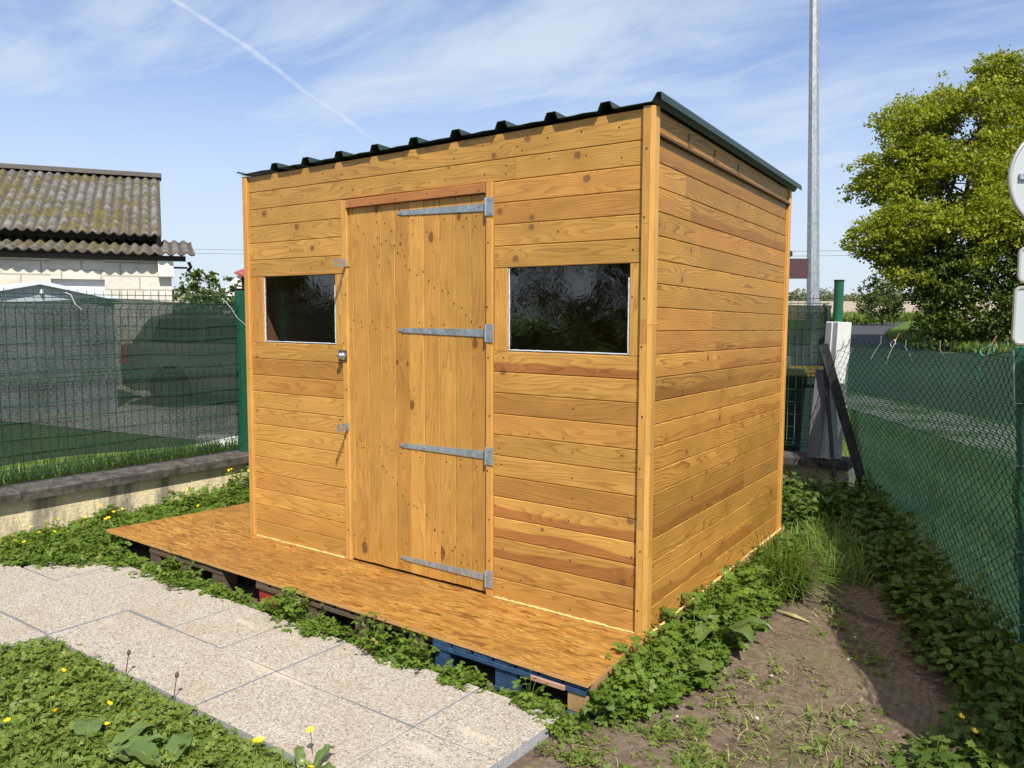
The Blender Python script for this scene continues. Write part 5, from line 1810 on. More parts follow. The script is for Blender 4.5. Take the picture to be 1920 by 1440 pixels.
# ------------------------------------------------------------------ plants
def leaf_template(kind):
    """returns verts (k,3) and tri faces; leaf lies in XY pointing +Y, unit size"""
    if kind == 'lobed':       # three deeply cut leaflets (buttercup)
        V_ = []; F_ = []
        for ang in (-62, 0, 62):
            a = R(ang)
            pts = [(0, 0.06), (-0.16, 0.38), (-0.34, 0.52), (-0.20, 0.62), (-0.24, 0.86), (-0.08, 0.80), (0.0, 1.0), (0.08, 0.80), (0.24, 0.86), (0.20, 0.62), (0.34, 0.52), (0.16, 0.38)]
            i0 = len(V_)
            cx = (0, 0.55)
            for (px, py) in [cx] + pts:
                X = px * math.cos(a) + py * math.sin(a); Y = -px * math.sin(a) + py * math.cos(a)
                rr = math.hypot(X, Y)
                V_.append((X, Y, 0.16 * rr - 0.30 * rr * rr + 0.10 * abs(px)))
            n_ = len(pts)
            for k in range(n_): F_.append((i0, i0 + 1 + k, i0 + 1 + (k + 1) % n_))
        return np.array(V_), np.array(F_)
    if kind == 'oval':
        pts = [(0, 0), (-0.26, 0.22), (-0.38, 0.5), (-0.28, 0.8), (0, 1.0), (0.28, 0.8), (0.38, 0.5), (0.26, 0.22)]
        V_ = [(0, 0.5, 0.0)] + [(px, py, 0.12 * abs(px) * 2 - 0.22 * py * py) for px, py in pts]
        V_[0] = (0, 0.5, -0.06)
        return np.array(V_), np.array([(0, 1 + k, 1 + (k + 1) % 8) for k in range(8)])
    if kind == 'narrow':
        pts = [(0, 0), (-0.12, 0.3), (-0.14, 0.6), (0, 1.0), (0.14, 0.6), (0.12, 0.3)]
        V_ = [(0, 0.5, -0.03)] + [(px, py, -0.25 * py * py) for px, py in pts]
        return np.array(V_), np.array([(0, 1 + k, 1 + (k + 1) % 6) for k in range(6)])


def place_leaves(T, P, yaw, tilt, roll, size):
    """vectorised: returns V, F, rnd"""
    TV, TF = T
    n_ = len(P)
    cy, sy = np.cos(yaw), np.sin(yaw); ct, st = np.cos(tilt), np.sin(tilt); cr, sr = np.cos(roll), np.sin(roll)
    X = TV[None, :, 0] * size[:, None]; Y = TV[None, :, 1] * size[:, None]; Z = TV[None, :, 2] * size[:, None]
    X1 = X * cr[:, None] + Z * sr[:, None]; Z1 = -X * sr[:, None] + Z * cr[:, None]
    Y2 = Y * ct[:, None] - Z1 * st[:, None]; Z2 = Y * st[:, None] + Z1 * ct[:, None]
    X3 = X1 * cy[:, None] - Y2 * sy[:, None]; Y3 = X1 * sy[:, None] + Y2 * cy[:, None]
    V_ = np.stack([X3 + P[:, None, 0], Y3 + P[:, None, 1], Z2 + P[:, None, 2]], -1).reshape(-1, 3)
    F_ = (TF[None] + (np.arange(n_) * len(TV))[:, None, None]).reshape(-1, 3)
    return V_, F_


def scatter(poly, n_, rng):
    p = np.array(poly); lo = p.min(0); hi = p.max(0)
    out_ = []
    tot = 0
    while tot < n_:
        q_ = rng.uniform(lo, hi, (n_ * 2, 2))
        q_ = q_[inside_poly(q_[:, 0], q_[:, 1], poly)]
        out_.append(q_); tot += len(q_)
    return np.concatenate(out_)[:n_]


def weeds(name, poly, clumps, height, leafsize, mat, seed, kind='lobed', per=12, hvar=0.5, edge_fade=None, zfun=None, stems=True, spread=0.09, flat=0.35):
    rng = np.random.default_rng(seed)
    C_ = scatter(poly, clumps, rng)
    hh = height * rng.uniform(1 - hvar, 1 + hvar, clumps)
    if edge_fade is not None: hh = hh * edge_fade(C_[:, 0], C_[:, 1])
    n_ = clumps * per
    cc = np.repeat(np.arange(clumps), per)
    rad = np.sqrt(rng.uniform(0, 1, n_)) * spread * (0.6 + 0.8 * rng.uniform(0, 1, clumps))[cc]
    yaw = rng.uniform(0, 2 * np.pi, n_)
    px = C_[cc, 0] - np.sin(yaw) * rad; py = C_[cc, 1] + np.cos(yaw) * rad
    dome = 1 - (rad / (spread * 1.5)) ** 2
    pz = hh[cc] * dome * rng.uniform(0.35, 1.0, n_)
    base = np.zeros(n_) if zfun is None else zfun(px, py)
    P = np.stack([px, py, base + pz + 0.006], -1)
    size = leafsize * rng.uniform(0.6, 1.35, n_)
    tilt = rng.normal(0.05, flat, n_); roll = rng.normal(0, flat, n_)
    T = leaf_template(kind)
    V_, F_ = place_leaves(T, P, yaw + rng.normal(0, 0.6, n_), tilt, roll, size)
    rn_ = np.clip(np.repeat(rng.uniform(0, 1, n_) * 0.55 + rng.uniform(0, 1, clumps)[cc] * 0.45, len(T[0])), 0, 1)
    if stems:
        # petioles: thin triangles strips from clump centre to the leaf
        sb_ = np.stack([C_[cc, 0], C_[cc, 1], base], -1)
        d_ = P - sb_
        side = np.stack([-np.cos(yaw), -np.sin(yaw), np.zeros(n_)], -1) * 0.0012
        mid = sb_ + d_ * 0.55 + np.array([0, 0, 1]) * (0.12 * hh[cc])[:, None]
        SV = np.stack([sb_ - side, sb_ + side, mid - side, mid + side, P - side * .7, P + side * .7], 1).reshape(-1, 3)
        k0 = np.arange(n_)[:, None] * 6 + len(V_)
        SF = np.concatenate([k0 + np.array([[0, 1, 2]]), k0 + np.array([[1, 3, 2]]), k0 + np.array([[2, 3, 4]]), k0 + np.array([[3, 5, 4]])], 0)
        V_ = np.concatenate([V_, SV]); F_ = np.concatenate([F_, SF]); rn_ = np.concatenate([rn_, np.full(n_ * 6, 0.75)])
    return np_mesh(name, V_, F_, mat, attrs={'rnd': rn_})


def grassblades(name, poly, n_, h, mat, seed, zfun=None, width=0.004, lean=0.5, hvar=0.5, centre=None):
    rng = np.random.default_rng(seed)
    P = scatter(poly, n_, rng)
    hh = h * rng.uniform(1 - hvar, 1 + hvar, n_)
    yaw = rng.uniform(0, 2 * np.pi, n_)
    if centre is not None:
        yaw = np.arctan2(P[:, 1] - centre[1], P[:, 0] - centre[0]) + rng.normal(0, 0.7, n_)
    ln = np.abs(rng.normal(lean, lean * 0.5, n_))
    dx, dy = np.cos(yaw), np.sin(yaw)
    base = np.zeros(n_) if zfun is None else zfun(P[:, 0], P[:, 1])
    wv = np.stack([-dy, dx, np.zeros(n_)], -1) * width * rng.uniform(0.6, 1.4, n_)[:, None]
    pts = []
    for f, wf in ((0, 1), (0.4, 0.9), (0.75, 0.6), (1.0, 0.06)):
        off = ln * hh * f ** 2
        zz = hh * (f - 0.35 * ln * f * f)
        c = np.stack([P[:, 0] + dx * off, P[:, 1] + dy * off, base + zz], -1)
        pts += [c - wv * wf, c + wv * wf]
    V_ = np.stack(pts, 1).reshape(-1, 3)
    k0 = np.arange(n_)[:, None] * 8
    F_ = np.concatenate([k0 + np.array([[a, a + 1, a + 3, a + 2]]) for a in (0, 2, 4)], 0)
    rn_ = np.repeat(rng.uniform(0, 1, n_), 8)
    return np_mesh(name, V_, F_, mat, attrs={'rnd': rn_})


def stuff(o): return tag(o, kind='stuff')


# lower-left lawn of creeping weeds
lawn_poly = [(0.395, -1.44), (0.70, -1.425), (1.2, -1.44), (1.8, -1.455), (2.25, -1.455), (2.62, -1.50), (2.9, -1.9), (2.0, -2.6), (0.6, -2.9), (0.36, -2.4), (0.36, -1.8)]
stuff(weeds("lawn", lawn_poly, 3300, 0.050, 0.026, M_lawn, 11, per=9, spread=0.06, flat=0.45, hvar=0.7, edge_fade=lambda x, y: np.clip((-1.40 - y) / 0.12, 0.45, 1.1)))
stuff(weeds("lawn", lawn_poly, 700, 0.062, 0.030, M_lawn, 12, kind='narrow', per=6, spread=0.05, flat=0.6))
stuff(grassblades("grass", lawn_poly, 3500, 0.055, M_grass, 13, width=0.0022, lean=0.9))
# strip along the left wall and left of the paving
wall_poly = [(-1.56, -2.6), (-1.56, 2.6), (-0.70, 2.6), (-0.80, 0.6), (-0.88, -0.47), (-0.50, -0.60), (-0.48, -0.66), (-0.93, -1.02), (-1.40, -1.42), (-1.42, -2.6)]
def wallfade(x, y):
    return 0.6 + 0.55 * np.clip((-0.55 - x) / 0.4, 0, 1) * np.clip((x + 1.6) / 0.3, 0.3, 1) * np.clip((y + 1.6) / 1.2, 0.5, 1)
stuff(weeds("creeping_weeds", wall_poly, 1900, 0.085, 0.032, M_leaf, 21, per=12, edge_fade=wallfade, spread=0.085))
stuff(weeds("creeping_weeds", [(-1.5, 0.45), (-1.5, 2.2), (-1.0, 2.2), (-0.98, 0.5)], 210, 0.15, 0.036, M_leaf, 22, per=12, spread=0.10))
for k_, (px_, py_, h_) in enumerate(((-1.40, 0.86, 0.25), (-1.33, 0.98, 0.22), (-1.42, 1.08, 0.24), (-1.38, 0.30, 0.19), (-1.30, 0.40, 0.17), (-1.42, -0.20, 0.17), (-1.28, 1.22, 0.21))):
    stuff(weeds("creeping_weeds", [(px_ - .07, py_ - .07), (px_ + .07, py_ - .07), (px_ + .07, py_ + .07), (px_ - .07, py_ + .07)], 7, h_, 0.040, M_leaf, 90 + k_, per=11, spread=0.06, hvar=0.25))
# along the front of the deck, creeping over the paving
front_poly = [(-0.86, -0.52), (-0.42, -0.53), (0.0, -0.55), (1.0, -0.565), (2.0, -0.575), (2.76, -0.59), (2.78, -0.68), (2.45, -0.665), (2.0, -0.655), (1.55, -0.66), (1.1, -0.675), (0.6, -0.64), (0.2, -0.665), (-0.2, -0.67), (-0.55, -0.72)]
fr_rng = np.random.default_rng(5)
def blockgap(x): return np.where((np.abs(x - 0.80) < 0.13) | (np.abs(x - 2.38) < 0.09) | (np.abs(x - 2.03) < 0.06) | (np.abs(x - 1.52) < 0.07) | (np.abs(x + 0.30) < 0.07), 0.12, 1.0)
def frontclump(x, y): return np.where(np.sin(x * 7.3 + 1) + 0.6 * np.sin(x * 17) > 0.1, 1.2, 0.5) * blockgap(x)
stuff(weeds("creeping_weeds", front_poly, 215, 0.050, 0.026, M_leaf, 23, per=12, spread=0.060, hvar=0.6, edge_fade=lambda x, y: blockgap(x - 0.02)))
stuff(weeds("creeping_weeds", [(-0.7, -0.54), (2.7, -0.575), (2.7, -0.625), (-0.7, -0.59)], 125, 0.115, 0.028, M_leaf, 24, per=11, spread=0.055, edge_fade=frontclump))
# right of the deck
right_poly = [(2.70, -0.62), (2.77, -0.56), (2.73, 0.2), (2.66, 1.2), (2.62, 2.2), (2.74, 2.2), (2.88, 1.5), (2.92, 1.0), (2.93, 0.5), (2.97, 0.1), (2.94, -0.25), (2.84, -0.50)]
stuff(weeds("creeping_weeds", right_poly, 430, 0.10, 0.033, M_leaf, 25, per=12, spread=0.075, edge_fade=lambda x, y: np.clip((3.12 - x) / 0.30, 0.25, 1.2)))
stuff(weeds("creeping_weeds", [(2.74, -0.45), (2.66, 1.3), (2.80, 1.3), (2.88, -0.4)], 150, 0.155, 0.036, M_leaf, 26, per=12, spread=0.085))
stuff(grassblades("grass", right_poly, 420, 0.16, M_grass, 53, width=0.0024, lean=0.8))
stuff(grassblades("grass", wall_poly, 900, 0.16, M_grass, 54, width=0.0022, lean=0.7))
stuff(grassblades("dry_clippings", [(0.5, -1.5), (2.3, -1.48), (2.2, -2.2), (0.7, -2.3)], 260, 0.07, M_straw, 55, width=0.002, lean=1.5))
stuff(weeds("creeping_weeds", right_poly, 60, 0.10, 0.060, M_leafd, 56, kind='oval', per=6, spread=0.07))
# loose weeds on the bare soil
soil_poly = [(2.85, -0.75), (3.05, -0.2), (3.1, 0.6), (3.05, 1.4), (3.35, 1.2), (3.75, 0.2), (3.95, -0.35), (3.7, -0.95), (3.1, -1.1)]
def patch(x, y): return np.where(np.sin(x * 9 + y * 4) + np.sin(y * 11 - x * 5 + 2) > 0.5, 1.0, 0.05)
stuff(weeds("loose_weeds", soil_poly, 120, 0.014, 0.020, M_lawn, 27, per=6, spread=0.05, edge_fade=patch, flat=0.5))
stuff(weeds("loose_weeds", [(2.72, -0.70), (2.95, -0.35), (3.15, -0.25), (3.3, -0.6), (3.0, -1.1), (2.8, -1.1)], 90, 0.018, 0.017, M_lawn, 28, per=7, spread=0.05, flat=0.5))
stuff(grassblades("dry_clippings", soil_poly, 330, 0.040, M_straw, 29, width=0.0014, lean=2.6))
stuff(grassblades("grass", [(3.2, -0.2), (3.45, 0.15), (3.75, -0.1), (3.9, -0.5), (3.5, -0.6)], 220, 0.05, M_grass, 31, width=0.002, lean=1.6))
def clods(name, poly, n_, seed, r0, r1):
    rng = np.random.default_rng(seed)
    P = scatter(poly, n_, rng)
    r_ = r0 + (r1 - r0) * rng.uniform(0, 1, n_) ** 3
    T_ = np.array([(1, 0, 0), (0.3, 0.95, 0.1), (-0.8, 0.6, 0), (-0.8, -0.6, 0.05), (0.3, -0.95, 0), (0.05, 0, 0.75)])
    F0 = np.array([(0, 1, 5), (1, 2, 5), (2, 3, 5), (3, 4, 5), (4, 0, 5)])
    yaw = rng.uniform(0, 6.28, n_)
    J = T_[None] * (1 + rng.uniform(-.35, .35, (n_, 6, 3))) * r_[:, None, None]
    X = J[..., 0] * np.cos(yaw)[:, None] - J[..., 1] * np.sin(yaw)[:, None] + P[:, 0:1]
    Y = J[..., 0] * np.sin(yaw)[:, None] + J[..., 1] * np.cos(yaw)[:, None] + P[:, 1:2]
    V_ = np.stack([X, Y, J[..., 2] + 0.0], -1).reshape(-1, 3)
    # rest on the bumpy ground
    ix = np.clip(np.searchsorted(xs, P[:, 0]), 0, len(xs) - 1); iy = np.clip(np.searchsorted(ys, P[:, 1]), 0, len(ys) - 1)
    V_[:, 2] += np.repeat(GZ[ix, iy], 6) - 0.001
    F_ = (F0[None] + (np.arange(n_) * 6)[:, None, None]).reshape(-1, 3)
    return np_mesh(name, V_, F_, M_clod)


M_clod = mat_simple("dry_soil_clod", (0.16, 0.122, 0.09), 0.95, 0.1, var=0.4, scale=40)
bare = [(2.72, -0.70), (3.0, -0.2), (3.0, 1.6), (3.4, 1.6), (4.0, 0.3), (4.0, -0.4), (3.6, -1.1), (2.9, -1.2), (2.6, -0.95)]
stuff(clods("soil_clods", bare, 5200, 57, 0.0018, 0.011))
# nettles and ground elder along the right fence
fence_poly = [(2.62, 3.72), (2.78, 3.75), (3.2, 2.75), (3.6, 1.78), (3.98, 0.85), (4.3, 0.05), (4.6, -0.8), (4.25, -0.9), (4.02, -0.1), (4.02, 0.15), (3.93, 0.5), (3.66, 1.1), (3.40, 1.70), (3.05, 2.4), (2.50, 3.1)]
def ffade(x, y): return np.clip((x + 0.406 * y - 3.92) / 0.36, 0.15, 1.15)
stuff(weeds("fence_weeds", fence_poly, 800, 0.24, 0.046, M_leafd, 41, kind='oval', per=14, spread=0.10, edge_fade=ffade, flat=0.4))
stuff(weeds("fence_weeds", fence_poly, 300, 0.18, 0.040, M_leafd, 42, kind='lobed', per=11, spread=0.10, edge_fade=ffade))
stuff(weeds("fence_weeds", [(3.98, 0.2), (4.05, 0.6), (4.6, -0.8), (3.78, -0.9), (3.84, -0.12)], 330, 0.09, 0.044, M_leafd, 43, kind='lobed', per=11, spread=0.085))
# shaded weeds against the back wall and grass tufts
stuff(weeds("back_weeds", [(1.9, 3.72), (2.7, 3.72), (2.75, 3.1), (2.6, 2.7), (2.2, 2.6), (1.9, 2.7)], 380, 0.20, 0.046, M_leafd, 44, kind='oval', per=12, spread=0.10))
stuff(grassblades("tall_grass", [(2.60, 2.05), (2.95, 1.62), (3.02, 1.35), (2.86, 1.25), (2.68, 1.5), (2.56, 2.0)], 950, 0.22, M_grass, 45, width=0.0034, lean=1.0, centre=(2.66, 1.9)))
stuff(grassblades("tall_grass", [(2.62, 2.3), (2.7, 3.0), (3.05, 2.6), (3.25, 1.75), (3.05, 1.65), (2.9, 1.95)], 1300, 0.15, M_grass, 46, width=0.003, lean=1.1))
# grass beyond the low walls
stuff(grassblades("grass", [(-1.85, -3), (-1.85, 3.4), (-3.3, 2.6), (-5.2, 1.9), (-5, -3)], 16000, 0.10, M_grass, 47, width=0.005, lean=0.6))
stuff(grassblades("grass", [(-1.86, -1.2), (-1.86, 1.9), (-2.4, 1.9), (-2.4, -1.2)], 5000, 0.36, M_grass, 48, width=0.005, lean=0.5))
stuff(grassblades("grass", [(1.2, 4.05), (2.6, 4.05), (3.2, 6.5), (0.6, 6.5)], 7000, 0.13, M_grass, 49, width=0.005, lean=0.6))
stuff(grassblades("grass", [(3.4, 3.2), (4.6, 0.4), (6.5, 2.0), (3.6, 6.4), (1.6, 9.0), (1.6, 6.5)], 12000, 0.13, M_grass, 50, width=0.005, lean=0.7))
stuff(grassblades("verge_grass", [(-3.2, 32.6), (-0.8, 26.2), (2.6, 21.8), (6, 18.5), (8, 21), (3, 28), (-2, 34)], 16000, 0.32, M_grass, 51, zfun=terrain, width=0.022, lean=0.6))
stuff(grassblades("verge_grass", [(-9.8, 47), (-7.2, 47.5), (-6.3, 53), (-5, 56), (-9, 57), (-12, 52)], 9000, 0.5, M_grass, 52, zfun=terrain, width=0.04, lean=0.6))


# flowers
def flower_mesh():
    b = MB()
    b.tube([(0, 0, 0), (0.006, 0.003, 0.5), (0, 0, 1.0)], 0.0012, 5, 0)
    return b


def make_flower(x, y, z0, h, label, group, tilt=0.3, size=0.012):
    t = empty("buttercup", (x, y, z0), label, "flower", group)
    b = MB()
    lx, ly = random.uniform(-.02, .02), random.uniform(-.02, .02)
    b.tube([(x, y, z0), (x + lx * .4, y + ly * .4, z0 + h * .5), (x + lx, y + ly, z0 + h)], 0.0013, 5)
    b.build("stem", M_stem, t)
    b = MB()
    c = Vector((x + lx, y + ly, z0 + h))
    Rm = Euler((random.uniform(-tilt, tilt) + 0.2, random.uniform(-tilt, tilt), random.uniform(0, 6))).to_matrix()
    for k in range(5):
        a0 = 2 * math.pi * k / 5
        pts = []
        for r_, da, z in ((0.0, 0, 0.0), (0.55, -0.55, 0.28), (0.95, -0.50, 0.55), (1.05, 0, 0.58), (0.95, 0.50, 0.55), (0.55, 0.55, 0.28)):
            pts.append(c + Rm @ Vector((r_ * math.cos(a0 + da), r_ * math.sin(a0 + da), z)) * size)
        b.poly(pts, [(0, 1, 2, 3), (0, 3, 4, 5)])
    b.build("petals", M_petal, t)
    return t


GA = "buttercups flowering by the left wall"
rngf = random.Random(4)
for px, py, hz in ((-1.42, 0.82, .27), (-1.40, 0.87, .26), (-1.36, 0.93, .25), (-1.30, 1.0, .22), (-1.28, 0.99, .19), (-1.35, 0.78, .29), (-1.40, 1.12, .24), (-1.22, .9, .17),
                   (-1.32, 0.35, .20), (-1.1, 0.3, .12), (-1.38, -0.05, .22), (-1.40, -0.25, .23), (-1.30, -0.32, .20), (-1.2, -0.22, .18)):
    make_flower(px, py, 0.0, hz, "yellow buttercup on a tall stem against the cream wall, beyond the strand board corner", GA, 0.9)
GB = "buttercups left of the strand board corner"
for k in range(26):
    px = rngf.uniform(-1.45, -0.95); py = rngf.uniform(-1.15, -0.25)
    make_flower(px, py, 0.0, rngf.uniform(0.13, 0.20), "yellow buttercup among the creeping weeds between the low wall and the paving", GB, 0.5)
GC = "buttercups in the lower left lawn"
for px, py, hz in ((0.86, -1.58, .06), (1.32, -1.62, .07), (1.38, -1.75, .06), (1.06, -1.72, .06), (1.58, -1.62, .07), (1.45, -1.60, .06), (1.08, -1.95, .08), (1.18, -1.93, .08), (1.2, -1.75, .06), (1.43, -1.70, .06)):
    make_flower(px, py, 0.0, hz, "small yellow buttercup open in the lower left lawn of creeping weeds", GC, 0.6)
make_flower(2.02, -1.50, 0.0, 0.09, "pair of yellow buttercups near the paving edge at the bottom of the picture, left one", None, 0.3, 0.014)
make_flower(2.05, -1.49, 0.0, 0.10, "right one of two touching buttercups near the paving edge at the bottom", None, 0.3, 0.014)
make_flower(2.16, -1.36, 0.03, 0.10, "single buttercup standing in front of the paving edge at the bottom", None, 0.3, 0.014)
make_flower(2.24, -1.44, 0.0, 0.06, "small buttercup low beside dock leaves at the end of the lawn edge", None, 0.3, 0.011)
GD = "buttercups by the right fence"
for px, py, hz in ((3.96, 0.0, .16), (4.0, -0.05, .14), (3.93, -0.42, .08), (3.72, -0.62, .06)):
    make_flower(px, py, 0.0, hz, "yellow buttercup in the shaded weeds at the foot of the right fence", GD, 0.5)
# seed heads
for px, py, hz, lab in ((1.045, -1.42, 0.12, "tall brown plantain seed head leaning over the paving, nearer the left"), (1.40, -1.42, 0.12, "straight brown plantain seed head at the lawn edge, right of the leaning one")):
    t = empty("plantain", (px, py, 0.0), lab, "plant")
    b = MB(); b.tube([(px, py, 0), (px + 0.01, py + 0.015, hz)], 0.0022, 5); b.build("stalk", M_budbrown, t)
    b = MB(); b.tube([(px + 0.01, py + 0.015, hz), (px + 0.011, py + 0.017, hz + .010), (px + 0.012, py + 0.019, hz + .022)], [0.005, 0.009, 0.004], 8); b.build("seed_head", M_budbrown, t)


M_rib = mat_simple("leaf_midrib", (0.19, 0.17, 0.075), 0.6, 0.3)


def dock(cx, cy, leaves, label, z0=0.0):
    """leaves: (yaw deg, length, width, rise, curl)"""
    t = empty("dock_plant", (cx, cy, z0), label, "plant")
    for yaw, L, wd, rise, curl in leaves:
        a = R(yaw); d = Vector((math.cos(a), math.sin(a), 0)); sd = Vector((-d.y, d.x, 0))
        n_ = 12
        V_ = []; F_ = []
        for k in range(n_ + 1):
            f = k / n_
            wv = wd * (math.sin(math.pi * min(1, f * 0.94 + 0.05)) ** 0.7) * (1.05 - 0.35 * f)
            c = Vector((cx, cy, z0)) + d * (0.03 + L * f) + Vector((0, 0, 0.02 + rise * math.sin(f * 2.0) - curl * f * f))
            for j, s_ in enumerate((-1, -0.5, 0, 0.5, 1)):
                rip = 0.006 * math.sin(f * 17 + s_ * 3 + yaw) * abs(s_)
                V_.append(tuple(c + sd * wv * s_ + Vector((0, 0, 0.22 * wd * abs(s_) + rip))))
        F_ = [(k * 5 + j, k * 5 + j + 1, (k + 1) * 5 + j + 1, (k + 1) * 5 + j) for k in range(n_) for j in range(4)]
        np_mesh("leaf", np.array(V_), np.array(F_), M_dock, t, attrs={'rnd': np.full(len(V_), random.uniform(0.2, 0.9))}, smooth=True)
        b = MB(); b.tube([Vector((cx, cy, z0)), Vector((cx, cy, z0 + 0.02)) + d * 0.03] + [Vector((cx, cy, z0)) + d * (0.03 + L * f) + Vector((0, 0, 0.021 + rise * math.sin(f * 2.0) - curl * f * f)) for f in (0.15, 0.4, 0.7, 0.95)], [0.003, 0.003, 0.0022, 0.0018, 0.0012, 0.0008], 5)
        b.build("midrib", M_rib, t)
    return t


dock(1.50, -1.80, [(150, 0.12, 0.055, 0.03, 0.02)], "single broad round dock leaf lying in the lower left lawn", 0.035)
dock(1.62, -1.82, [(95, 0.22, 0.036, 0.045, 0.03), (60, 0.19, 0.028, 0.04, 0.02), (20, 0.13, 0.042, 0.035, 0.03)], "dock plant with long wavy leaves in the lower left lawn, by the paving", 0.03)
dock(1.86, -1.72, [(200, 0.15, 0.05, 0.06, 0.03), (120, 0.13, 0.045, 0.05, 0.02)], "dock plant with mottled leaves, right of the long wavy leaves in the lawn", 0.03)
dock(2.22, -1.45, [(80, 0.09, 0.025, 0.06, 0.0), (20, 0.09, 0.028, 0.05, 0.01), (150, 0.08, 0.02, 0.05, 0.0)], "young dock shoot at the end of the lawn edge beside the paving")
dock(2.90, 0.42, [(-35, 0.22, 0.062, 0.10, 0.05), (-95, 0.20, 0.055, 0.09, 0.08), (15, 0.20, 0.05, 0.10, 0.05), (200, 0.12, 0.04, 0.09, 0.03)], "big-leaved dock plant among the weeds right of the shed's side wall", 0.05)
dock(2.79, -0.53, [(-25, 0.09, 0.03, 0.06, 0.02), (-80, 0.08, 0.026, 0.05, 0.02)], "pale broad leaf weed at the front right corner of the strand board", 0.03)
b = MB()
b.tube([(2.98, 0.98, 0.03), (3.08, 0.94, 0.035), (3.16, 0.93, 0.025)], [0.004, 0.011, 0.003], 6)
tag(b.build("fallen_stem", M_straw), "pale cut weed stem lying on the soil right of the shed", "stem")
# small pebbles on the soil
for k, (px, py) in enumerate(((3.03, -0.32), (3.28, -0.15), (3.42, 0.62), (3.52, 0.33), (2.98, -0.9), (3.38, 0.9), (3.2, 0.25))):
    b = MB()
    r_ = random.uniform(0.005, 0.009)
    b.tube([(px - r_, py, 0.008), (px - r_ * .5, py, 0.009), (px + r_ * .5, py, 0.009), (px + r_, py, 0.008)], [r_ * .4, r_, r_ * .9, r_ * .3], 7)
    tag(b.build("pebble", M_stone, smooth=True), "small pale pebble lying on the bare soil right of the shed", "pebble", "pebbles on the soil")


# ------------------------------------------------------------------ trees
def tree(name, base, lobes, trunk_r, leafmat, label, cat, seed, leaf=0.12, per_m2=42, group=None, fork=0.35, gap=0.0, trunk=True, flat=0.55, spray=16, fine=1.0):
    rng = np.random.default_rng(seed)
    base = np.array(base, float)
    t = empty(name, tuple(base), label, cat, group)
    b = MB()
    ctr = np.array([l[0] for l in lobes], float).mean(0)
    topz = max(l[0][2] for l in lobes)
    forkp = base + (ctr - base) * fork
    if trunk:
        b.tube([base - [0, 0, 0.2], base + (forkp - base) * 0.5 + rng.normal(0, 0.05, 3), forkp], [trunk_r * 1.25, trunk_r, trunk_r * 0.8], 9)
    P_all = []; Y_all = []
    for c, r_ in lobes:
        c = np.array(c, float)
        rr = np.array(r_ if hasattr(r_, '__len__') else (r_, r_, r_ * 0.8), float)
        if trunk:
            mid = forkp + (c - forkp) * 0.5 + rng.normal(0, 0.12, 3) * rr.mean()
            b.tube([forkp, mid, c], [trunk_r * 0.42, trunk_r * 0.28, trunk_r * 0.12], 6)
        area = 4 * np.pi * (rr.mean() ** 2)
        ns = max(6, int(area * per_m2 / spray))
        d = rng.normal(0, 1, (ns, 3)); d /= np.linalg.norm(d, axis=1)[:, None]
        f = rng.uniform(0.25, 1, ns) ** 0.55
        f *= 1 + rng.normal(0, 0.10, ns)
        sp = c + d * rr * f[:, None]
        if gap > 0:
            g = np.sin(sp[:, 0] * 2.1 + seed) + np.sin(sp[:, 1] * 1.7 + sp[:, 2] * 2.3) + np.sin(sp[:, 2] * 3.1 - sp[:, 0])
            sp = sp[g > -1.2 + gap]
        if trunk:
            for q_ in sp[rng.permutation(len(sp))[:min(len(sp), 26)]]:
                m2 = c + (q_ - c) * 0.5 + rng.normal(0, 0.06, 3)
                b.tube([c + (q_ - c) * 0.05, m2, q_], [trunk_r * 0.10, trunk_r * 0.06, trunk_r * 0.025], 4, cap=False)
        srad = (0.30 * rr.mean()) ** 0.6 * 0.42 * fine
        n_ = len(sp) * spray
        idx = np.repeat(np.arange(len(sp)), spray)
        off = rng.normal(0, 1, (n_, 3)) * np.array([1, 1, flat]) * srad * 0.5
        P_all.append(sp[idx] + off)
        Y_all.append(rng.uniform(0, 1, len(sp))[idx])
    if trunk: b.build("trunk", M_bark, t)
    P = np.concatenate(P_all); sh = np.concatenate(Y_all)
    n_ = len(P)
    T = (np.array([(-0.42, 0.15, 0.03), (-0.1, 0.0, -0.02), (0.40, 0.22, 0.05), (0.12, 1.0, -0.08), (-0.30, 0.72, 0.02)]), np.array([(0, 1, 4), (1, 3, 4), (1, 2, 3)]))
    V_, F_ = place_leaves(T, P, rng.uniform(0, 6.28, n_), rng.normal(0, 0.7, n_), rng.normal(0, 0.7, n_), leaf * rng.uniform(0.6, 1.35, n_))
    rn_ = np.repeat(np.clip(0.5 * sh + 0.5 * rng.uniform(0, 1, n_), 0, 1), 5)
    np_mesh("crown", V_, F_, leafmat, t, attrs={'rnd': rn_})
    return t


L1 = [((-0.35, 27.9, 8.3), 1.25), ((-1.5, 26.9, 7.7), 1.25), ((-2.3, 26.2, 6.6), 1.05), ((-1.2, 26.3, 6.3), 1.35), ((0.1, 27.2, 7.0), 1.5), ((-0.2, 26.4, 5.7), 1.4), ((-1.55, 25.6, 5.2), 1.15),
      ((-2.0, 24.7, 3.95), (0.95, 0.95, 0.7)), ((-1.0, 25.0, 4.3), 1.2), ((0.3, 25.9, 4.6), 1.4), ((-2.45, 26.1, 5.7), 0.8), ((-0.6, 26.0, 3.6), 1.2), ((1.0, 27.4, 5.6), 1.5), ((-1.75, 24.9, 3.2), (0.7, 0.7, 0.5)), ((-1.35, 25.0, 3.5), 0.9), ((-0.7, 24.8, 2.9), 0.9), ((0.3, 25.2, 3.6), 1.2), ((1.5, 26.0, 4.2), 1.3), ((-1.0, 26.2, 7.2), 1.2), ((-2.05, 25.8, 4.7), 0.8), ((0.5, 27.6, 8.2), 1.1)]
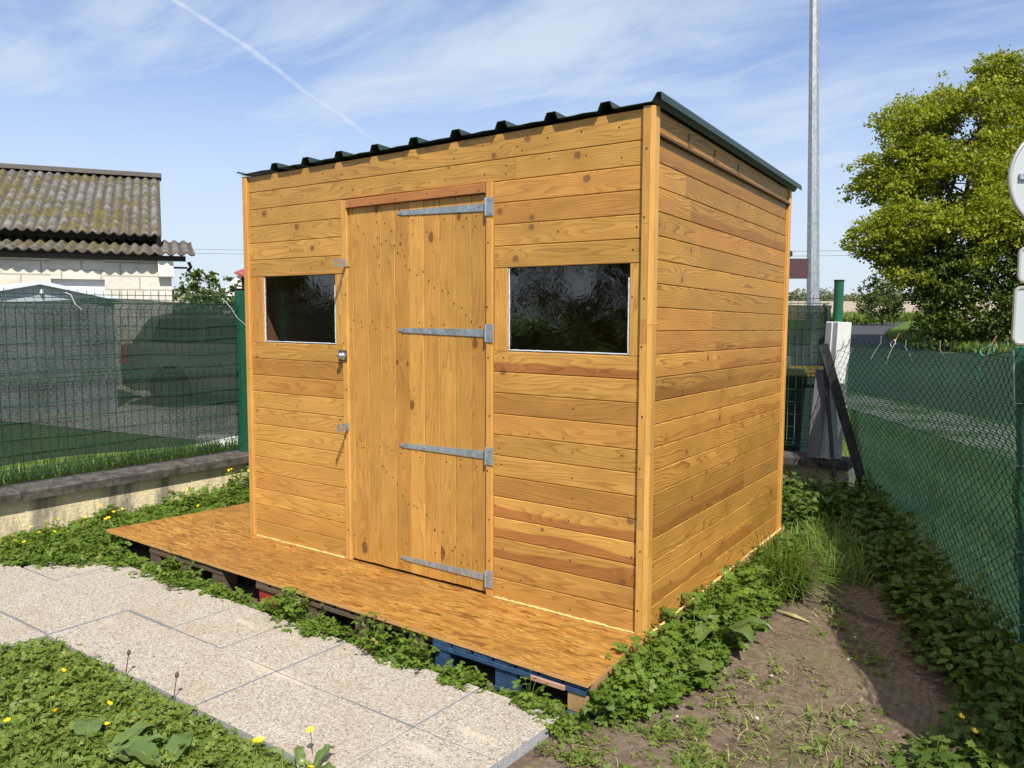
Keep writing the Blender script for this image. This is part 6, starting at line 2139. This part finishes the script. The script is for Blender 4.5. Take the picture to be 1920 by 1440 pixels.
tree("oak_tree", (-0.1, 27.2, tz(-0.1, 27.2)), L1, 0.26, M_tree, "big yellow-green spring tree overhanging the road bend on the right", "tree", 61, leaf=0.092, per_m2=300, gap=0.32, fork=0.45)
L2 = [((0.65, 28.5, 9.45), 0.85), ((1.5, 29.0, 9.0), 1.4), ((2.8, 29.6, 8.8), 1.6), ((1.3, 28.9, 7.6), 1.5), ((2.6, 29.4, 7.0), 1.6), ((1.6, 28.6, 5.9), 1.6), ((3.8, 30, 7.5), 1.8), ((3.2, 29.5, 5.4), 1.7), ((5.2, 31, 8.3), 1.9)]
tree("oak_tree", (2.0, 29.2, tz(2, 29.2)), L2, 0.24, M_tree, "taller spring tree behind the round road sign, cut by the right edge", "tree", 62, leaf=0.092, per_m2=300, gap=0.32)
L3 = [((-0.45, 25.0, 2.6), (0.8, 0.8, 0.9)), ((-0.15, 24.7, 1.3), (0.75, 0.8, 0.9)), ((-0.05, 24.9, 2.5), (0.95, 0.9, 0.9)), ((0.4, 25.2, 1.5), (0.9, 0.9, 1.0)), ((0.5, 25.4, 3.0), (1.1, 1.0, 1.0)), ((1.2, 25.4, 1.6), (0.95, 0.9, 1.05)), ((1.4, 25.8, 3.1), (1.1, 1.0, 1.1))]
tree("ivy_shrub", (0.2, 25.2, tz(0.2, 25.2)), L3, 0.12, M_hedge, "dark ivy-covered thicket under the big tree at the bend of the road", "shrub", 63, leaf=0.095, per_m2=210, fork=0.3)
L4 = [((2.1, 25.3, 1.5), (1.0, 0.9, 1.0)), ((2.3, 25.8, 2.9), (1.1, 1.0, 1.1)), ((3.1, 25.2, 1.6), (1.0, 0.9, 1.1)), ((3.3, 25.8, 3.2), (1.2, 1.0, 1.2)), ((4.3, 25.4, 1.8), (1.2, 1.0, 1.2)), ((4.4, 26, 3.5), 1.3), ((2.0, 26.4, 4.2), 1.1), ((3.2, 26.8, 4.6), 1.2)]
tree("ivy_shrub", (2.8, 25.6, tz(2.8, 25.6)), L4, 0.12, M_hedge, "dark green thicket behind the lower road sign plates at the right edge", "shrub", 64, leaf=0.095, per_m2=210, fork=0.3)
bz = tz(-6.0, 45.4)
L5 = [((-6.0, 45.4, bz + 0.9), (1.35, 1.2, 0.85)), ((-6.5, 45.5, bz + 1.7), (0.9, 0.9, 0.8)), ((-5.6, 45.6, bz + 1.6), (1.0, 0.9, 0.8)), ((-6.1, 45.5, bz + 2.5), (0.7, 0.7, 0.7)), ((-5.3, 45.5, bz + 0.8), (0.8, 0.7, 0.6)), ((-6.9, 45.5, bz + 1.0), (0.7, 0.7, 0.6))]
tree("roadside_bush", (-6.0, 45.5, bz), L5, 0.08, M_bushl, "round lone bush beside the far bend of the road, before the bare field", "bush", 65, leaf=0.13, per_m2=75, fork=0.2, gap=0.3)
z1_ = tz(-27.4, 17.3)
tree("garden_tree", (-27.4, 17.3, z1_), [((-27.6, 17.2, 2.2), 1.0), ((-27.3, 17.4, 2.9), 0.7), ((-26.9, 17.6, 2.0), 0.8)], 0.08, M_bushl, "leafy tree just right of the barn's wall end, taller of the two", "tree", 66, leaf=0.14, per_m2=80, fork=0.4)
tree("garden_tree", (-26.4, 18.2, z1_), [((-26.5, 18.1, 2.2), 0.65), ((-26.3, 18.3, 2.75), 0.40), ((-26.0, 18.4, 1.9), 0.6)], 0.06, M_bushl, "smaller leafy tree between the barn and the far white hangar", "tree", 67, leaf=0.13, per_m2=80, fork=0.4)
sz = tz(0.6, 8.2)
tree("young_tree", (-1.2, 9.4, 0.06), [((-1.2, 9.4, 1.9), 0.55), ((-1.0, 9.5, 2.35), 0.4), ((-0.7, 9.6, 1.8), 0.5)], 0.05, M_bushl, "green shrub below the brown sign behind the shed", "shrub", 68, leaf=0.07, per_m2=160, fork=0.4)
# the far wood on the skyline: reads as one mass
rng_ = np.random.default_rng(70)
n_ = 9000
fx = rng_.uniform(-95, 30, n_); fy = 190 + rng_.normal(0, 3, n_) - 0.2 * fx
hh = 1.5 + 0.8 * np.sin(fx * 0.31) + 0.6 * np.sin(fx * 0.83 + 1) + rng_.normal(0, 0.4, n_)
P = np.stack([fx, fy, terrain(fx, fy) + rng_.uniform(0, 1, n_) * np.maximum(hh, 0.6)], -1)
T = (np.array([(-0.42, 0.15, 0.03), (-0.1, 0.0, -0.02), (0.40, 0.22, 0.05), (0.12, 1.0, -0.08), (-0.30, 0.72, 0.02)]), np.array([(0, 1, 4), (1, 3, 4), (1, 2, 3)]))
V_, F_ = place_leaves(T, P, rng_.uniform(0, 6.28, n_), rng_.normal(0, .8, n_), rng_.normal(0, .8, n_), rng_.uniform(0.4, 0.9, n_))
stuff(np_mesh("far_wood", V_, F_, mat_leaf("far_leaf", (0.10, 0.12, 0.07), (0.18, 0.20, 0.12), (0.2, 0.2, 0.12)), attrs={'rnd': np.repeat(rng_.uniform(0, 1, n_), 5)}))

# garden behind the photographer, mirrored in the two window panes
def laurel(cx, cy, hgt, wd, seed, lab):
    r2_ = np.random.default_rng(seed)
    lob = [((cx + r2_.uniform(-wd, wd), cy + r2_.uniform(-.5, .5), z), r2_.uniform(0.7, 1.0)) for z in np.linspace(0.6, hgt, 6) for _ in range(2)]
    return tree("laurel_bush", (cx, cy, 0), lob, 0.09, M_bushl, lab, "bush", seed, leaf=0.13, per_m2=55)
laurel(-1.6, -8.5, 4.2, 1.2, 81, "dark laurel mirrored in the right-hand pane of the shed, its right half")
laurel(-4.6, -8.0, 4.6, 1.4, 82, "dark laurel mirrored in the right-hand pane of the shed, its left half")
laurel(-7.9, -6.3, 3.0, 0.6, 83, "laurel whose branches are mirrored in the left window pane against the sky")
